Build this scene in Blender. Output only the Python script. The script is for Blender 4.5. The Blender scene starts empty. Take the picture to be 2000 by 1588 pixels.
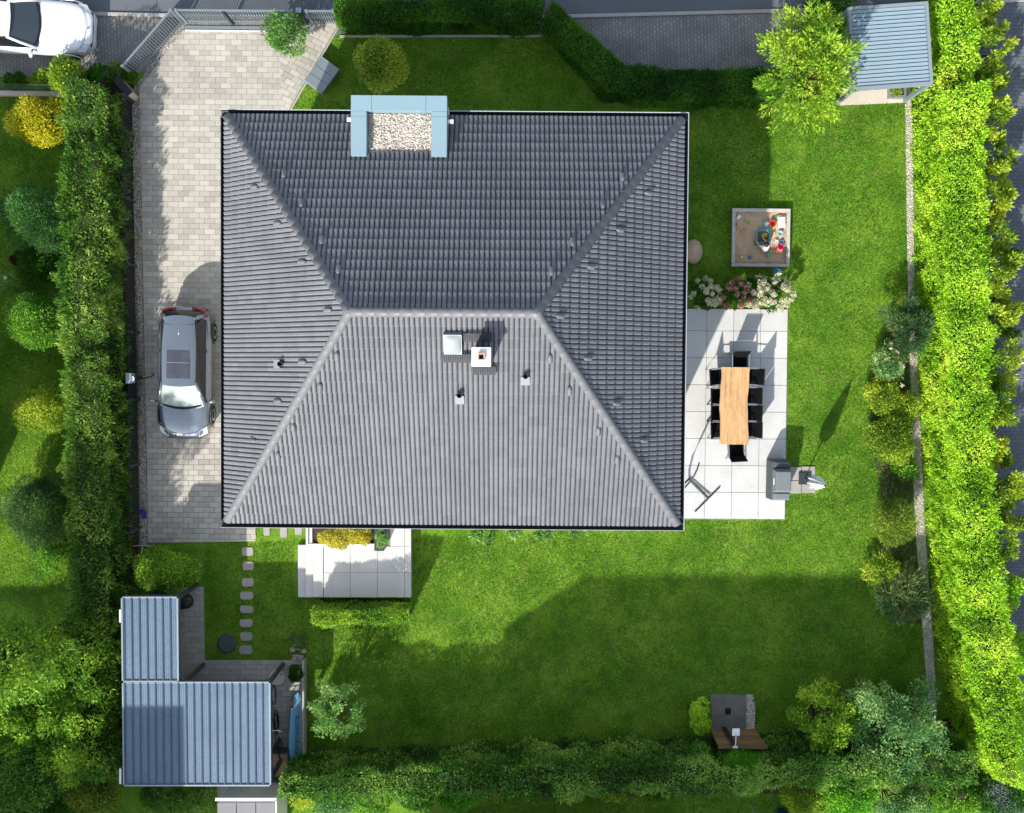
import bpy, bmesh, math, random
import numpy as np
from mathutils import Vector, Matrix
R = math.radians
random.seed(7)
RNG = np.random.default_rng(11)
SC = bpy.context.scene
COL = SC.collection

# ------------------------------------------------------------------ camera
H = 40.0            # drone height in metres
F = 2280.0          # focal length in photo pixels (photo is 2000 x 1588)
TILT = R(-1.81)     # the drone looks almost straight down
cam_data = bpy.data.cameras.new('camera')
cam_data.sensor_fit = 'HORIZONTAL'
cam_data.sensor_width = 36.0
cam_data.lens = 36.0 * F / 2000.0
cam_data.clip_end = 1000
cam = bpy.data.objects.new('camera', cam_data)
cam.location = (0, 0, H)
cam.rotation_euler = (TILT, 0, 0)
COL.objects.link(cam)
SC.camera = cam

# ------------------------------------------------------------------ light
SUN = Vector((-0.347, -0.735, 0.582)).normalized()     # towards the sun
world = bpy.data.worlds.new('World')
SC.world = world
world.use_nodes = True
wn = world.node_tree.nodes
wl = world.node_tree.links
for n in list(wn):
    wn.remove(n)
w_out = wn.new('ShaderNodeOutputWorld')
w_bg = wn.new('ShaderNodeBackground')
w_sky = wn.new('ShaderNodeTexSky')
w_sky.sky_type = 'NISHITA'
w_sky.sun_disc = False
w_sky.sun_elevation = math.asin(SUN.z)
w_sky.sun_rotation = math.atan2(SUN.x, SUN.y)
w_sky.air_density = 1.0
w_sky.dust_density = 1.0
w_sky.ozone_density = 1.0
w_bg.inputs['Strength'].default_value = 0.15
w_sat = wn.new('ShaderNodeHueSaturation')
w_sat.inputs['Saturation'].default_value = 0.62
wl.new(w_sky.outputs[0], w_sat.inputs['Color'])
wl.new(w_sat.outputs[0], w_bg.inputs[0])
wl.new(w_bg.outputs[0], w_out.inputs[0])
sun_data = bpy.data.lights.new('sun', 'SUN')
sun_data.energy = 3.6
sun_data.angle = R(0.8)
sun_data.color = (1.0, 0.955, 0.88)
sun = bpy.data.objects.new('sun', sun_data)
sun.rotation_euler = SUN.to_track_quat('Z', 'Y').to_euler()
sun.location = (-20, -40, 60)
COL.objects.link(sun)
SC.view_settings.view_transform = 'Standard'
SC.view_settings.look = 'None'
SC.view_settings.exposure = 0.90
SC.view_settings.gamma = 1.0
SC.view_settings.use_curve_mapping = False

# ------------------------------------------------------------------ helpers
CT, ST = math.cos(TILT), math.sin(TILT)

def ray(px, py):
    x = (px - 1000.0) / F
    y = (794.0 - py) / F
    return Vector((x, y * CT + ST, y * ST - CT))

def P(px, py, z=0.0):
    """photo pixel + height -> place in the world (metres)"""
    d = ray(px, py)
    t = (z - H) / d.z
    return Vector((d.x * t, d.y * t, z))

def mpp(z=0.0):
    return (H - z) / F

def new_mat(name):
    m = bpy.data.materials.new(name)
    m.use_nodes = True
    nt = m.node_tree
    for n in list(nt.nodes):
        nt.nodes.remove(n)
    out = nt.nodes.new('ShaderNodeOutputMaterial')
    return m, nt.nodes, nt.links, out

def mul(c, k):
    return (min(1, c[0] * k), min(1, c[1] * k), min(1, c[2] * k), 1)

def mat(name, col, rough=0.75, metal=0.0, spec=0.3, var=0.12, scale=2.0, fine=25.0, bump=0.0, bscale=60.0, pv=0.0, col2=None, coat=0.0, stretch=None):
    m, N, Lk, out = new_mat(name)
    b = N.new('ShaderNodeBsdfPrincipled')
    b.inputs['Roughness'].default_value = rough
    b.inputs['Metallic'].default_value = metal
    b.inputs['Specular IOR Level'].default_value = spec
    if coat:
        b.inputs['Coat Weight'].default_value = coat
        b.inputs['Coat Roughness'].default_value = 0.05
    g = N.new('ShaderNodeNewGeometry')
    n1 = N.new('ShaderNodeTexNoise'); n1.inputs['Scale'].default_value = scale; n1.inputs['Detail'].default_value = 4
    n2 = N.new('ShaderNodeTexNoise'); n2.inputs['Scale'].default_value = fine; n2.inputs['Detail'].default_value = 3
    vec = g.outputs['Position']
    if stretch:
        mp = N.new('ShaderNodeMapping'); mp.inputs['Scale'].default_value = stretch
        Lk.new(vec, mp.inputs['Vector']); vec = mp.outputs[0]
    Lk.new(vec, n1.inputs['Vector']); Lk.new(vec, n2.inputs['Vector'])
    mx = N.new('ShaderNodeMath'); mx.operation = 'ADD'
    Lk.new(n1.outputs['Fac'], mx.inputs[0]); Lk.new(n2.outputs['Fac'], mx.inputs[1])
    last = mx.outputs[0]
    if pv:
        oi = N.new('ShaderNodeObjectInfo')
        at = N.new('ShaderNodeAttribute'); at.attribute_name = 'var'
        ad = N.new('ShaderNodeMath'); ad.operation = 'ADD'
        Lk.new(oi.outputs['Random'], ad.inputs[0]); Lk.new(at.outputs['Fac'], ad.inputs[1])
        fr = N.new('ShaderNodeMath'); fr.operation = 'FRACT'; Lk.new(ad.outputs[0], fr.inputs[0])
        sb = N.new('ShaderNodeMath'); sb.operation = 'MULTIPLY_ADD'; sb.inputs[1].default_value = pv; sb.inputs[2].default_value = -pv * 0.5
        Lk.new(fr.outputs[0], sb.inputs[0])
        a2 = N.new('ShaderNodeMath'); a2.operation = 'ADD'
        Lk.new(last, a2.inputs[0]); Lk.new(sb.outputs[0], a2.inputs[1]); last = a2.outputs[0]
    rp = N.new('ShaderNodeValToRGB')
    rp.color_ramp.elements[0].position = 0.6; rp.color_ramp.elements[1].position = 1.4
    half = N.new('ShaderNodeMath'); half.operation = 'MULTIPLY'; half.inputs[1].default_value = 0.5
    Lk.new(last, half.inputs[0])
    rp.color_ramp.elements[0].position = 0.3; rp.color_ramp.elements[1].position = 0.7
    rp.color_ramp.elements[0].color = mul(col, 1 - var)
    rp.color_ramp.elements[1].color = (*col2, 1) if col2 else mul(col, 1 + var)
    Lk.new(half.outputs[0], rp.inputs[0])
    Lk.new(rp.outputs[0], b.inputs['Base Color'])
    if bump:
        n3 = N.new('ShaderNodeTexNoise'); n3.inputs['Scale'].default_value = bscale; n3.inputs['Detail'].default_value = 3
        Lk.new(g.outputs['Position'], n3.inputs['Vector'])
        bp = N.new('ShaderNodeBump'); bp.inputs['Strength'].default_value = bump; bp.inputs['Distance'].default_value = 0.02
        Lk.new(n3.outputs['Fac'], bp.inputs['Height']); Lk.new(bp.outputs[0], b.inputs['Normal'])
    Lk.new(b.outputs[0], out.inputs[0])
    return m

def leaf_mat(name, c0, c1, c2, trans=0.32, rough=0.6, gain=1.4, red=0.84):
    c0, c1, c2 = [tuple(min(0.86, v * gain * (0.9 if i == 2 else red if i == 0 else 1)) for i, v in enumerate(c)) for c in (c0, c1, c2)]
    m, N, Lk, out = new_mat(name)
    at = N.new('ShaderNodeAttribute'); at.attribute_name = 'var'
    rp = N.new('ShaderNodeValToRGB')
    e = rp.color_ramp.elements
    e[0].position = 0.1; e[0].color = (*c0, 1)
    e[1].position = 0.9; e[1].color = (*c2, 1)
    mid = e.new(0.5); mid.color = (*c1, 1)
    Lk.new(at.outputs['Fac'], rp.inputs[0])
    b = N.new('ShaderNodeBsdfPrincipled')
    b.inputs['Roughness'].default_value = rough
    b.inputs['Specular IOR Level'].default_value = 0.15
    Lk.new(rp.outputs[0], b.inputs['Base Color'])
    t = N.new('ShaderNodeBsdfTranslucent')
    Lk.new(rp.outputs[0], t.inputs['Color'])
    ms = N.new('ShaderNodeMixShader'); ms.inputs[0].default_value = trans
    Lk.new(b.outputs[0], ms.inputs[1]); Lk.new(t.outputs[0], ms.inputs[2])
    Lk.new(ms.outputs[0], out.inputs[0])
    return m

def brick_mat(name, c1, c2, mortar, bw, bh, rot=0.0, rough=0.85, offset=0.5, bump=0.4):
    """small block paving, too small to build one by one"""
    m, N, Lk, out = new_mat(name)
    g = N.new('ShaderNodeNewGeometry')
    mp = N.new('ShaderNodeMapping'); mp.inputs['Rotation'].default_value = (0, 0, rot)
    Lk.new(g.outputs['Position'], mp.inputs['Vector'])
    bt = N.new('ShaderNodeTexBrick')
    bt.offset = offset
    bt.inputs['Color1'].default_value = (*c1, 1); bt.inputs['Color2'].default_value = (*c2, 1)
    bt.inputs['Mortar'].default_value = (*mortar, 1)
    bt.inputs['Scale'].default_value = 1.0
    bt.inputs['Mortar Size'].default_value = min(bw, bh) * 0.07
    bt.inputs['Mortar Smooth'].default_value = 0.3
    bt.inputs['Brick Width'].default_value = bw; bt.inputs['Row Height'].default_value = bh
    Lk.new(mp.outputs[0], bt.inputs['Vector'])
    no = N.new('ShaderNodeTexNoise'); no.inputs['Scale'].default_value = 0.8; no.inputs['Detail'].default_value = 5
    Lk.new(g.outputs['Position'], no.inputs['Vector'])
    mr = N.new('ShaderNodeMapRange'); mr.inputs['From Min'].default_value = 0.3; mr.inputs['From Max'].default_value = 0.7
    mr.inputs['To Min'].default_value = 0.75; mr.inputs['To Max'].default_value = 1.25
    Lk.new(no.outputs['Fac'], mr.inputs['Value'])
    mm = N.new('ShaderNodeMix'); mm.data_type = 'RGBA'; mm.blend_type = 'MULTIPLY'; mm.inputs['Factor'].default_value = 1
    Lk.new(bt.outputs['Color'], mm.inputs['A']); Lk.new(mr.outputs[0], mm.inputs['B'])
    b = N.new('ShaderNodeBsdfPrincipled'); b.inputs['Roughness'].default_value = rough
    Lk.new(mm.outputs['Result'], b.inputs['Base Color'])
    bp = N.new('ShaderNodeBump'); bp.inputs['Strength'].default_value = bump; bp.inputs['Distance'].default_value = 0.01; bp.invert = True
    Lk.new(bt.outputs['Fac'], bp.inputs['Height']); Lk.new(bp.outputs[0], b.inputs['Normal'])
    Lk.new(b.outputs[0], out.inputs[0])
    return m

def lawn_mat(name):
    m, N, Lk, out = new_mat(name)
    g = N.new('ShaderNodeNewGeometry')
    a = N.new('ShaderNodeTexNoise'); a.inputs['Scale'].default_value = 0.7; a.inputs['Detail'].default_value = 5; a.inputs['Roughness'].default_value = 0.6
    c = N.new('ShaderNodeTexNoise'); c.inputs['Scale'].default_value = 15; c.inputs['Detail'].default_value = 4; c.inputs['Roughness'].default_value = 0.7
    for n in (a, c):
        Lk.new(g.outputs['Position'], n.inputs['Vector'])
    ad = N.new('ShaderNodeMath'); ad.operation = 'MULTIPLY_ADD'; ad.inputs[1].default_value = 1.1
    Lk.new(c.outputs['Fac'], ad.inputs[0]); Lk.new(a.outputs['Fac'], ad.inputs[2])
    rp = N.new('ShaderNodeValToRGB'); e = rp.color_ramp.elements
    e[0].position = 0.75; e[0].color = (0.046, 0.130, 0.007, 1)
    e[1].position = 1.0; e[1].color = (0.165, 0.280, 0.028, 1)
    k = e.new(0.90); k.color = (0.090, 0.208, 0.014, 1)
    dv = N.new('ShaderNodeMath'); dv.operation = 'MULTIPLY'; dv.inputs[1].default_value = 0.86
    Lk.new(ad.outputs[0], dv.inputs[0]); Lk.new(dv.outputs[0], rp.inputs[0])
    b = N.new('ShaderNodeBsdfPrincipled'); b.inputs['Roughness'].default_value = 0.9; b.inputs['Specular IOR Level'].default_value = 0.1
    w = N.new('ShaderNodeTexNoise'); w.inputs['Scale'].default_value = 1.9; w.inputs['Detail'].default_value = 5; w.inputs['Distortion'].default_value = 0.6
    Lk.new(g.outputs['Position'], w.inputs['Vector'])
    wr = N.new('ShaderNodeMapRange'); wr.inputs['From Min'].default_value = 0.56; wr.inputs['From Max'].default_value = 0.72; wr.inputs['To Max'].default_value = 0.75
    Lk.new(w.outputs['Fac'], wr.inputs['Value'])
    mx = N.new('ShaderNodeMix'); mx.data_type = 'RGBA'; mx.inputs['B'].default_value = (0.165, 0.19, 0.045, 1)
    Lk.new(wr.outputs[0], mx.inputs['Factor']); Lk.new(rp.outputs[0], mx.inputs['A'])
    Lk.new(mx.outputs['Result'], b.inputs['Base Color'])
    f = N.new('ShaderNodeTexNoise'); f.inputs['Scale'].default_value = 35; f.inputs['Detail'].default_value = 3
    Lk.new(g.outputs['Position'], f.inputs['Vector'])
    bp = N.new('ShaderNodeBump'); bp.inputs['Strength'].default_value = 0.5; bp.inputs['Distance'].default_value = 0.03
    Lk.new(f.outputs['Fac'], bp.inputs['Height']); Lk.new(bp.outputs[0], b.inputs['Normal'])
    Lk.new(b.outputs[0], out.inputs[0])
    return m

class MB:
    """collects shapes, builds ONE mesh object"""
    def __init__(s):
        s.v = []; s.f = []
    def add(s, v, f):
        o = len(s.v)
        s.v += [tuple(p) for p in v]
        s.f += [tuple(i + o for i in q) for q in f]
        return s
    def box(s, c, d, rz=0.0, M=None):
        x, y, z = d[0] / 2, d[1] / 2, d[2] / 2
        vs = [Vector((sx * x, sy * y, sz * z)) for sz in (-1, 1) for sx, sy in ((-1, -1), (1, -1), (1, 1), (-1, 1))]
        if M is not None:
            vs = [M @ v for v in vs]
        elif rz:
            m = Matrix.Rotation(rz, 3, 'Z'); vs = [m @ v for v in vs]
        c = Vector(c)
        return s.add([v + c for v in vs], [(3, 2, 1, 0), (4, 5, 6, 7), (0, 1, 5, 4), (1, 2, 6, 5), (2, 3, 7, 6), (3, 0, 4, 7)])
    def bar(s, a, b, w, h):
        a = Vector(a); b = Vector(b); d = b - a
        q = d.to_track_quat('X', 'Z').to_matrix()
        return s.box((a + b) / 2, (d.length, w, h), M=q)
    def prism(s, poly, z0, z1):
        n = len(poly)
        area = sum(poly[i][0] * poly[(i + 1) % n][1] - poly[(i + 1) % n][0] * poly[i][1] for i in range(n))
        if area < 0:
            poly = poly[::-1]
        v = [(p[0], p[1], z0) for p in poly] + [(p[0], p[1], z1) for p in poly]
        f = [tuple(range(n - 1, -1, -1)), tuple(range(n, 2 * n))]
        f += [(i, (i + 1) % n, (i + 1) % n + n, i + n) for i in range(n)]
        return s.add(v, f)
    def cyl(s, a, b, r0, r1=None, n=10, caps=True):
        r1 = r0 if r1 is None else r1
        a = Vector(a); b = Vector(b); d = (b - a)
        q = d.to_track_quat('Z', 'Y').to_matrix()
        v = []
        for c, r in ((a, r0), (b, r1)):
            for i in range(n):
                t = 2 * math.pi * i / n
                v.append(c + q @ Vector((r * math.cos(t), r * math.sin(t), 0)))
        f = [(i, (i + 1) % n, (i + 1) % n + n, i + n) for i in range(n)]
        if caps:
            f += [tuple(range(n - 1, -1, -1)), tuple(range(n, 2 * n))]
        return s.add(v, f)
    def tube(s, pts, r, n=8):
        pts = [Vector(p) for p in pts]
        rs = r if isinstance(r, (list, tuple)) else [r] * len(pts)
        v = []; f = []
        for k, p in enumerate(pts):
            d = (pts[min(k + 1, len(pts) - 1)] - pts[max(k - 1, 0)])
            q = d.to_track_quat('Z', 'Y').to_matrix()
            for i in range(n):
                t = 2 * math.pi * i / n
                v.append(p + q @ Vector((rs[k] * math.cos(t), rs[k] * math.sin(t), 0)))
        for k in range(len(pts) - 1):
            for i in range(n):
                f.append((k * n + i, k * n + (i + 1) % n, (k + 1) * n + (i + 1) % n, (k + 1) * n + i))
        f.append(tuple(range(n - 1, -1, -1))); f.append(tuple(range((len(pts) - 1) * n, len(pts) * n)))
        return s.add(v, f)
    def lathe(s, prof, c=(0, 0, 0), n=16):
        c = Vector(c); v = []; f = []
        for r, z in prof:
            for i in range(n):
                t = 2 * math.pi * i / n
                v.append(c + Vector((r * math.cos(t), r * math.sin(t), z)))
        for k in range(len(prof) - 1):
            for i in range(n):
                f.append((k * n + i, k * n + (i + 1) % n, (k + 1) * n + (i + 1) % n, (k + 1) * n + i))
        f.append(tuple(range(n - 1, -1, -1))); f.append(tuple(range((len(prof) - 1) * n, len(prof) * n)))
        return s.add(v, f)
    def ball(s, c, r, nu=10, nv=7, zmin=-1.0):
        r = (r, r, r) if not isinstance(r, (tuple, list)) else r
        pr = []
        a0 = math.asin(max(-1, zmin))
        for k in range(nv + 1):
            a = a0 + (math.pi / 2 - a0) * k / nv
            pr.append((max(0.02, math.cos(a)), math.sin(a)))
        o = len(s.v); s.lathe(pr, (0, 0, 0), nu)
        for i in range(o, len(s.v)):
            x, y, z = s.v[i]; s.v[i] = (x * r[0] + c[0], y * r[1] + c[1], z * r[2] + c[2])
        return s
    def grid(s, fn, nu, nv):
        v = [fn(i / nu, j / nv) for j in range(nv + 1) for i in range(nu + 1)]
        f = [(j * (nu + 1) + i, j * (nu + 1) + i + 1, (j + 1) * (nu + 1) + i + 1, (j + 1) * (nu + 1) + i) for j in range(nv) for i in range(nu)]
        return s.add(v, f)
    def mesh(s, name, bevel=0.0, smooth=False):
        me = bpy.data.meshes.new(name)
        me.from_pydata([tuple(p) for p in s.v], [], s.f)
        bm = bmesh.new(); bm.from_mesh(me)
        bmesh.ops.recalc_face_normals(bm, faces=bm.faces)
        if bevel:
            bmesh.ops.bevel(bm, geom=list(bm.edges), offset=bevel, segments=1, affect='EDGES', clamp_overlap=True)
        if smooth:
            for f in bm.faces: f.smooth = True
        bm.to_mesh(me); bm.free()
        return me
    def build(s, name, m, parent=None, bevel=0.0, smooth=False, world=False, loc=None):
        if world and parent is not None:
            o = parent.location
            s.v = [(p[0] - o.x, p[1] - o.y, p[2] - o.z) for p in s.v]
        me = s.mesh(name, bevel, smooth)
        me.materials.append(m)
        return put(name, me, parent, loc)

def put(name, me, parent=None, loc=None, rot=None):
    ob = bpy.data.objects.new(name, me)
    COL.objects.link(ob)
    if parent is not None:
        ob.parent = parent
    if loc is not None:
        ob.location = loc
    if rot is not None:
        ob.rotation_euler = rot
    return ob

def tag(o, label, cat, group=None):
    o['label'] = label; o['category'] = cat
    if group: o['group'] = group
    return o

def thing(name, label, cat, loc=(0, 0, 0), rz=0.0, group=None):
    o = bpy.data.objects.new(name, None)
    COL.objects.link(o)
    o.location = loc; o.rotation_euler = (0, 0, rz)
    o.empty_display_size = 0.2
    return tag(o, label, cat, group)

def structure(o):
    o['kind'] = 'structure'; return o

def stuff(o):
    o['kind'] = 'stuff'; return o

def copy_tree(o, parent=None):
    c = o.copy(); COL.objects.link(c); c.parent = parent
    for ch in list(o.children):
        copy_tree(ch, c)
    return c

def sheet(name, px_poly, z, m, kind='structure', thick=0.0):
    """flat ground surface from ground pixels"""
    pts = [P(x, y, 0) for x, y in px_poly]
    b = MB()
    if thick:
        b.prism([(p.x, p.y) for p in pts], z - thick, z)
    else:
        b.add([(p.x, p.y, z) for p in pts], [tuple(range(len(pts)))])
    me = b.mesh(name)
    if me.polygons[0].normal.z < 0 and not thick:
        me.flip_normals()
    me.materials.append(m)
    o = put(name, me)
    if kind: o['kind'] = kind
    return o

# ------------------------------------------------------------------ numpy bulk meshes
def bulk(name, V, k, m, parent=None, var=None, smooth=False):
    """V: (n*k,3) verts, every k verts one face"""
    n = len(V) // k
    me = bpy.data.meshes.new(name)
    me.vertices.add(len(V)); me.vertices.foreach_set('co', np.ascontiguousarray(V, dtype=np.float32).ravel())
    me.loops.add(n * k); me.loops.foreach_set('vertex_index', np.arange(n * k, dtype=np.int32))
    me.polygons.add(n)
    me.polygons.foreach_set('loop_start', np.arange(0, n * k, k, dtype=np.int32))
    if var is not None:
        a = me.attributes.new('var', 'FLOAT', 'POINT')
        a.data.foreach_set('value', np.repeat(var, k).astype(np.float32))
    me.update(calc_edges=True); me.validate()
    me.materials.append(m)
    return put(name, me, parent)

def vnoise(p, scale, seed=0):
    """value noise, p (n,3)"""
    q = p * scale + seed * 17.31
    i = np.floor(q).astype(np.int64); f = q - i
    f = f * f * (3 - 2 * f)
    def h(a):
        n = (a[:, 0] * 374761393 + a[:, 1] * 668265263 + a[:, 2] * 2147483647 + seed * 144665) & 0xffffffff
        n = ((n ^ (n >> 13)) * 1274126177) & 0xffffffff
        return ((n ^ (n >> 16)) & 0xffff) / 65535.0
    r = 0
    for dx in (0, 1):
        for dy in (0, 1):
            for dz in (0, 1):
                w = (f[:, 0] if dx else 1 - f[:, 0]) * (f[:, 1] if dy else 1 - f[:, 1]) * (f[:, 2] if dz else 1 - f[:, 2])
                r = r + w * h(i + np.array([dx, dy, dz]))
    return r

def unit(a):
    return a / np.maximum(np.linalg.norm(a, axis=1, keepdims=True), 1e-6)

def leaves(pos, nrm, L, W, spread=0.8, up=0.3, flat=0.5, rng=RNG):
    """leaf quads; flat: how much the blade faces outward"""
    n = len(pos)
    rnd = unit(rng.normal(size=(n, 3)))
    d = unit(nrm * (1 - flat) + rnd * spread + np.array([0, 0, up]))
    s = unit(np.cross(d, nrm + 0.5 * rng.normal(size=(n, 3))))
    l = (L * rng.uniform(0.6, 1.35, n))[:, None]; w = (W * rng.uniform(0.6, 1.3, n))[:, None]
    fold = np.cross(d, s) * w * 0.25
    V = np.stack([pos, pos + d * l * 0.5 + s * w * 0.5 + fold, pos + d * l, pos + d * l * 0.5 - s * w * 0.5 + fold], axis=1)
    return V.reshape(-1, 3)

def leaf_var(pos, rng=RNG, scale=1.6, seed=3, amp=0.55):
    a = vnoise(pos, scale, seed)
    return np.clip((a - 0.5) * amp * 1.6 + 0.5 + rng.normal(0, 0.17, len(pos)), 0, 1)

def in_poly(x, y, poly):
    c = np.zeros(len(x), bool); n = len(poly); j = n - 1
    for i in range(n):
        xi, yi = poly[i]; xj, yj = poly[j]
        if yi != yj:
            c ^= ((yi > y) != (yj > y)) & (x < (xj - xi) * (y - yi) / (yj - yi) + xi)
        j = i
    return c

def pix_poly(pp):
    return [(P(x, y).x, P(x, y).y) for x, y in pp]

def crown(center, rad, n_clump, n_leaf, L, W, rng, spread=0.8, up=0.3, flat=0.5, zmin=-0.35, shell=0.62, crad=0.42, inner=0.25, flatten=1.0, stretch=1.0):
    """leaf cloud made of clumps; returns verts, var and clump centres (relative to the base)"""
    rad = np.array(rad); center = np.array(center)
    d = unit(rng.normal(size=(n_clump * 4, 3)))
    d = d[d[:, 2] > zmin][:n_clump]
    cc = center + d * rad * shell * (rng.uniform(0.32, 1.0, (len(d), 1)) ** 0.6 * 1.16)
    k = max(2, n_clump // 6)
    dt = unit(np.c_[rng.normal(0, 0.45, (k, 2)), np.full(k, 1.0)])
    cc = np.concatenate([cc, center + dt * rad * rng.uniform(0.35, 0.72, (k, 1))]); d = np.concatenate([d, dt])
    cr = crad * min(rad[0], rad[1], rad[2] * 1.3) * rng.uniform(0.65, 1.3, len(d))
    which = rng.choice(len(d), n_leaf, p=cr ** 2 / (cr ** 2).sum())
    dd = unit(rng.normal(size=(n_leaf, 3)))
    out = d[which]
    dot = (dd * out).sum(1)
    dd = np.where((dot < -0.1)[:, None], -dd, dd)
    rr = cr[which] * np.where(rng.random(n_leaf) < inner, rng.uniform(0.3, 0.9, n_leaf), rng.uniform(0.85, 1.08, n_leaf))
    step = dd * rr[:, None] * np.array([1, 1, flatten])
    if stretch != 1.0:
        al = (step * out).sum(1, keepdims=True) * out
        step = (step - al) * (0.75 if stretch > 1 else 1) + al * stretch
    pos = cc[which] + step
    pos[:, 2] = np.maximum(pos[:, 2], 0.03)
    nrm = unit(dd + 0.4 * out)
    V = leaves(pos, nrm, L, W, spread, up, flat, rng)
    return V, pos, cc, cr

def shrub(name, label, cat, px, py, rx, ry, h, m, L=0.09, W=0.045, n=None, clumps=16, group=None, seed=None, zfrac=0.52, cover=2.2, stem=True, spread=0.8, up=0.3, flat=0.5, crad=0.45, shell=0.6, rzf=0.52, bottom=0.0, vs=1.6, inner=0.25, stretch=1.0):
    """bush whose crown shows at photo pixel (px,py) with half sizes rx, ry in pixels and height h in metres"""
    rng = np.random.default_rng(seed if seed is not None else int(px * 7 + py * 13))
    zc = bottom + (h - bottom) * zfrac
    c = P(px, py, zc)
    a, b = rx * mpp(zc), ry * mpp(zc)
    rz = (h - bottom) * rzf
    if n is None:
        area = 2.2 * math.pi * ((a * b) + (a + b) / 2 * rz) * 0.75
        n = int(cover * area / (0.5 * L * W))
    t = thing(name, label, cat, (c.x, c.y, 0), group=group)
    V, pos, cc, cr = crown((0, 0, zc), (a, b, rz), clumps, n, L, W, rng, spread, up, flat, crad=crad, shell=shell, inner=inner, stretch=stretch)
    bulk('foliage', V, 4, m, t, leaf_var(pos + np.array([c.x, c.y, 0]), rng, vs))
    if stem:
        sb = MB()
        for k in range(min(6, len(cc))):
            q = cc[k]
            sb.tube([(q[0] * 0.1, q[1] * 0.1, 0), (q[0] * 0.45, q[1] * 0.45, q[2] * 0.55), tuple(q)], [0.03, 0.022, 0.01], 5)
        sb.build('stem', MAT['bark'], t)
    return t

def tree(name, label, px, py, rx, ry, z0, h, m, trunk_px=None, L=0.12, W=0.06, n=None, clumps=26, group=None, seed=None, cover=1.6, cat='tree', tr=0.09, **kw):
    rng = np.random.default_rng(seed if seed is not None else int(px * 5 + py * 11))
    zc = (z0 + h) / 2
    c = P(px, py, zc)
    a, b, rz = rx * mpp(zc), ry * mpp(zc), (h - z0) / 2
    base = P(*trunk_px) if trunk_px else Vector((c.x, c.y, 0))
    t = thing(name, label, cat, (base.x, base.y, 0), group=group)
    cen = (c.x - base.x, c.y - base.y, zc)
    if n is None:
        area = 2.2 * math.pi * ((a * b) + (a + b) / 2 * rz) * 0.75
        n = int(cover * area / (0.5 * L * W))
    V, pos, cc, cr = crown(cen, (a, b, rz), clumps, n, L, W, rng, zmin=-0.7, **kw)
    bulk('crown', V, 4, m, t, leaf_var(pos + np.array([base.x, base.y, 0]), rng))
    sb = MB()
    top = Vector((cen[0], cen[1], zc))
    sb.tube([(0, 0, 0), (cen[0] * 0.3, cen[1] * 0.3, z0 * 0.6), (cen[0] * 0.7, cen[1] * 0.7, z0 + 0.2), tuple(top)], [tr, tr * 0.85, tr * 0.7, tr * 0.3], 8)
    for q in cc:
        s0 = Vector((cen[0] * 0.6, cen[1] * 0.6, z0 * rng.uniform(0.8, 1.2)))
        mid = (s0 + Vector(q)) / 2 + Vector((0, 0, 0.1))
        sb.tube([s0, mid, tuple(q)], [tr * 0.45, tr * 0.3, tr * 0.1], 5)
    sb.build('trunk', MAT['bark'], t)
    return t

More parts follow.
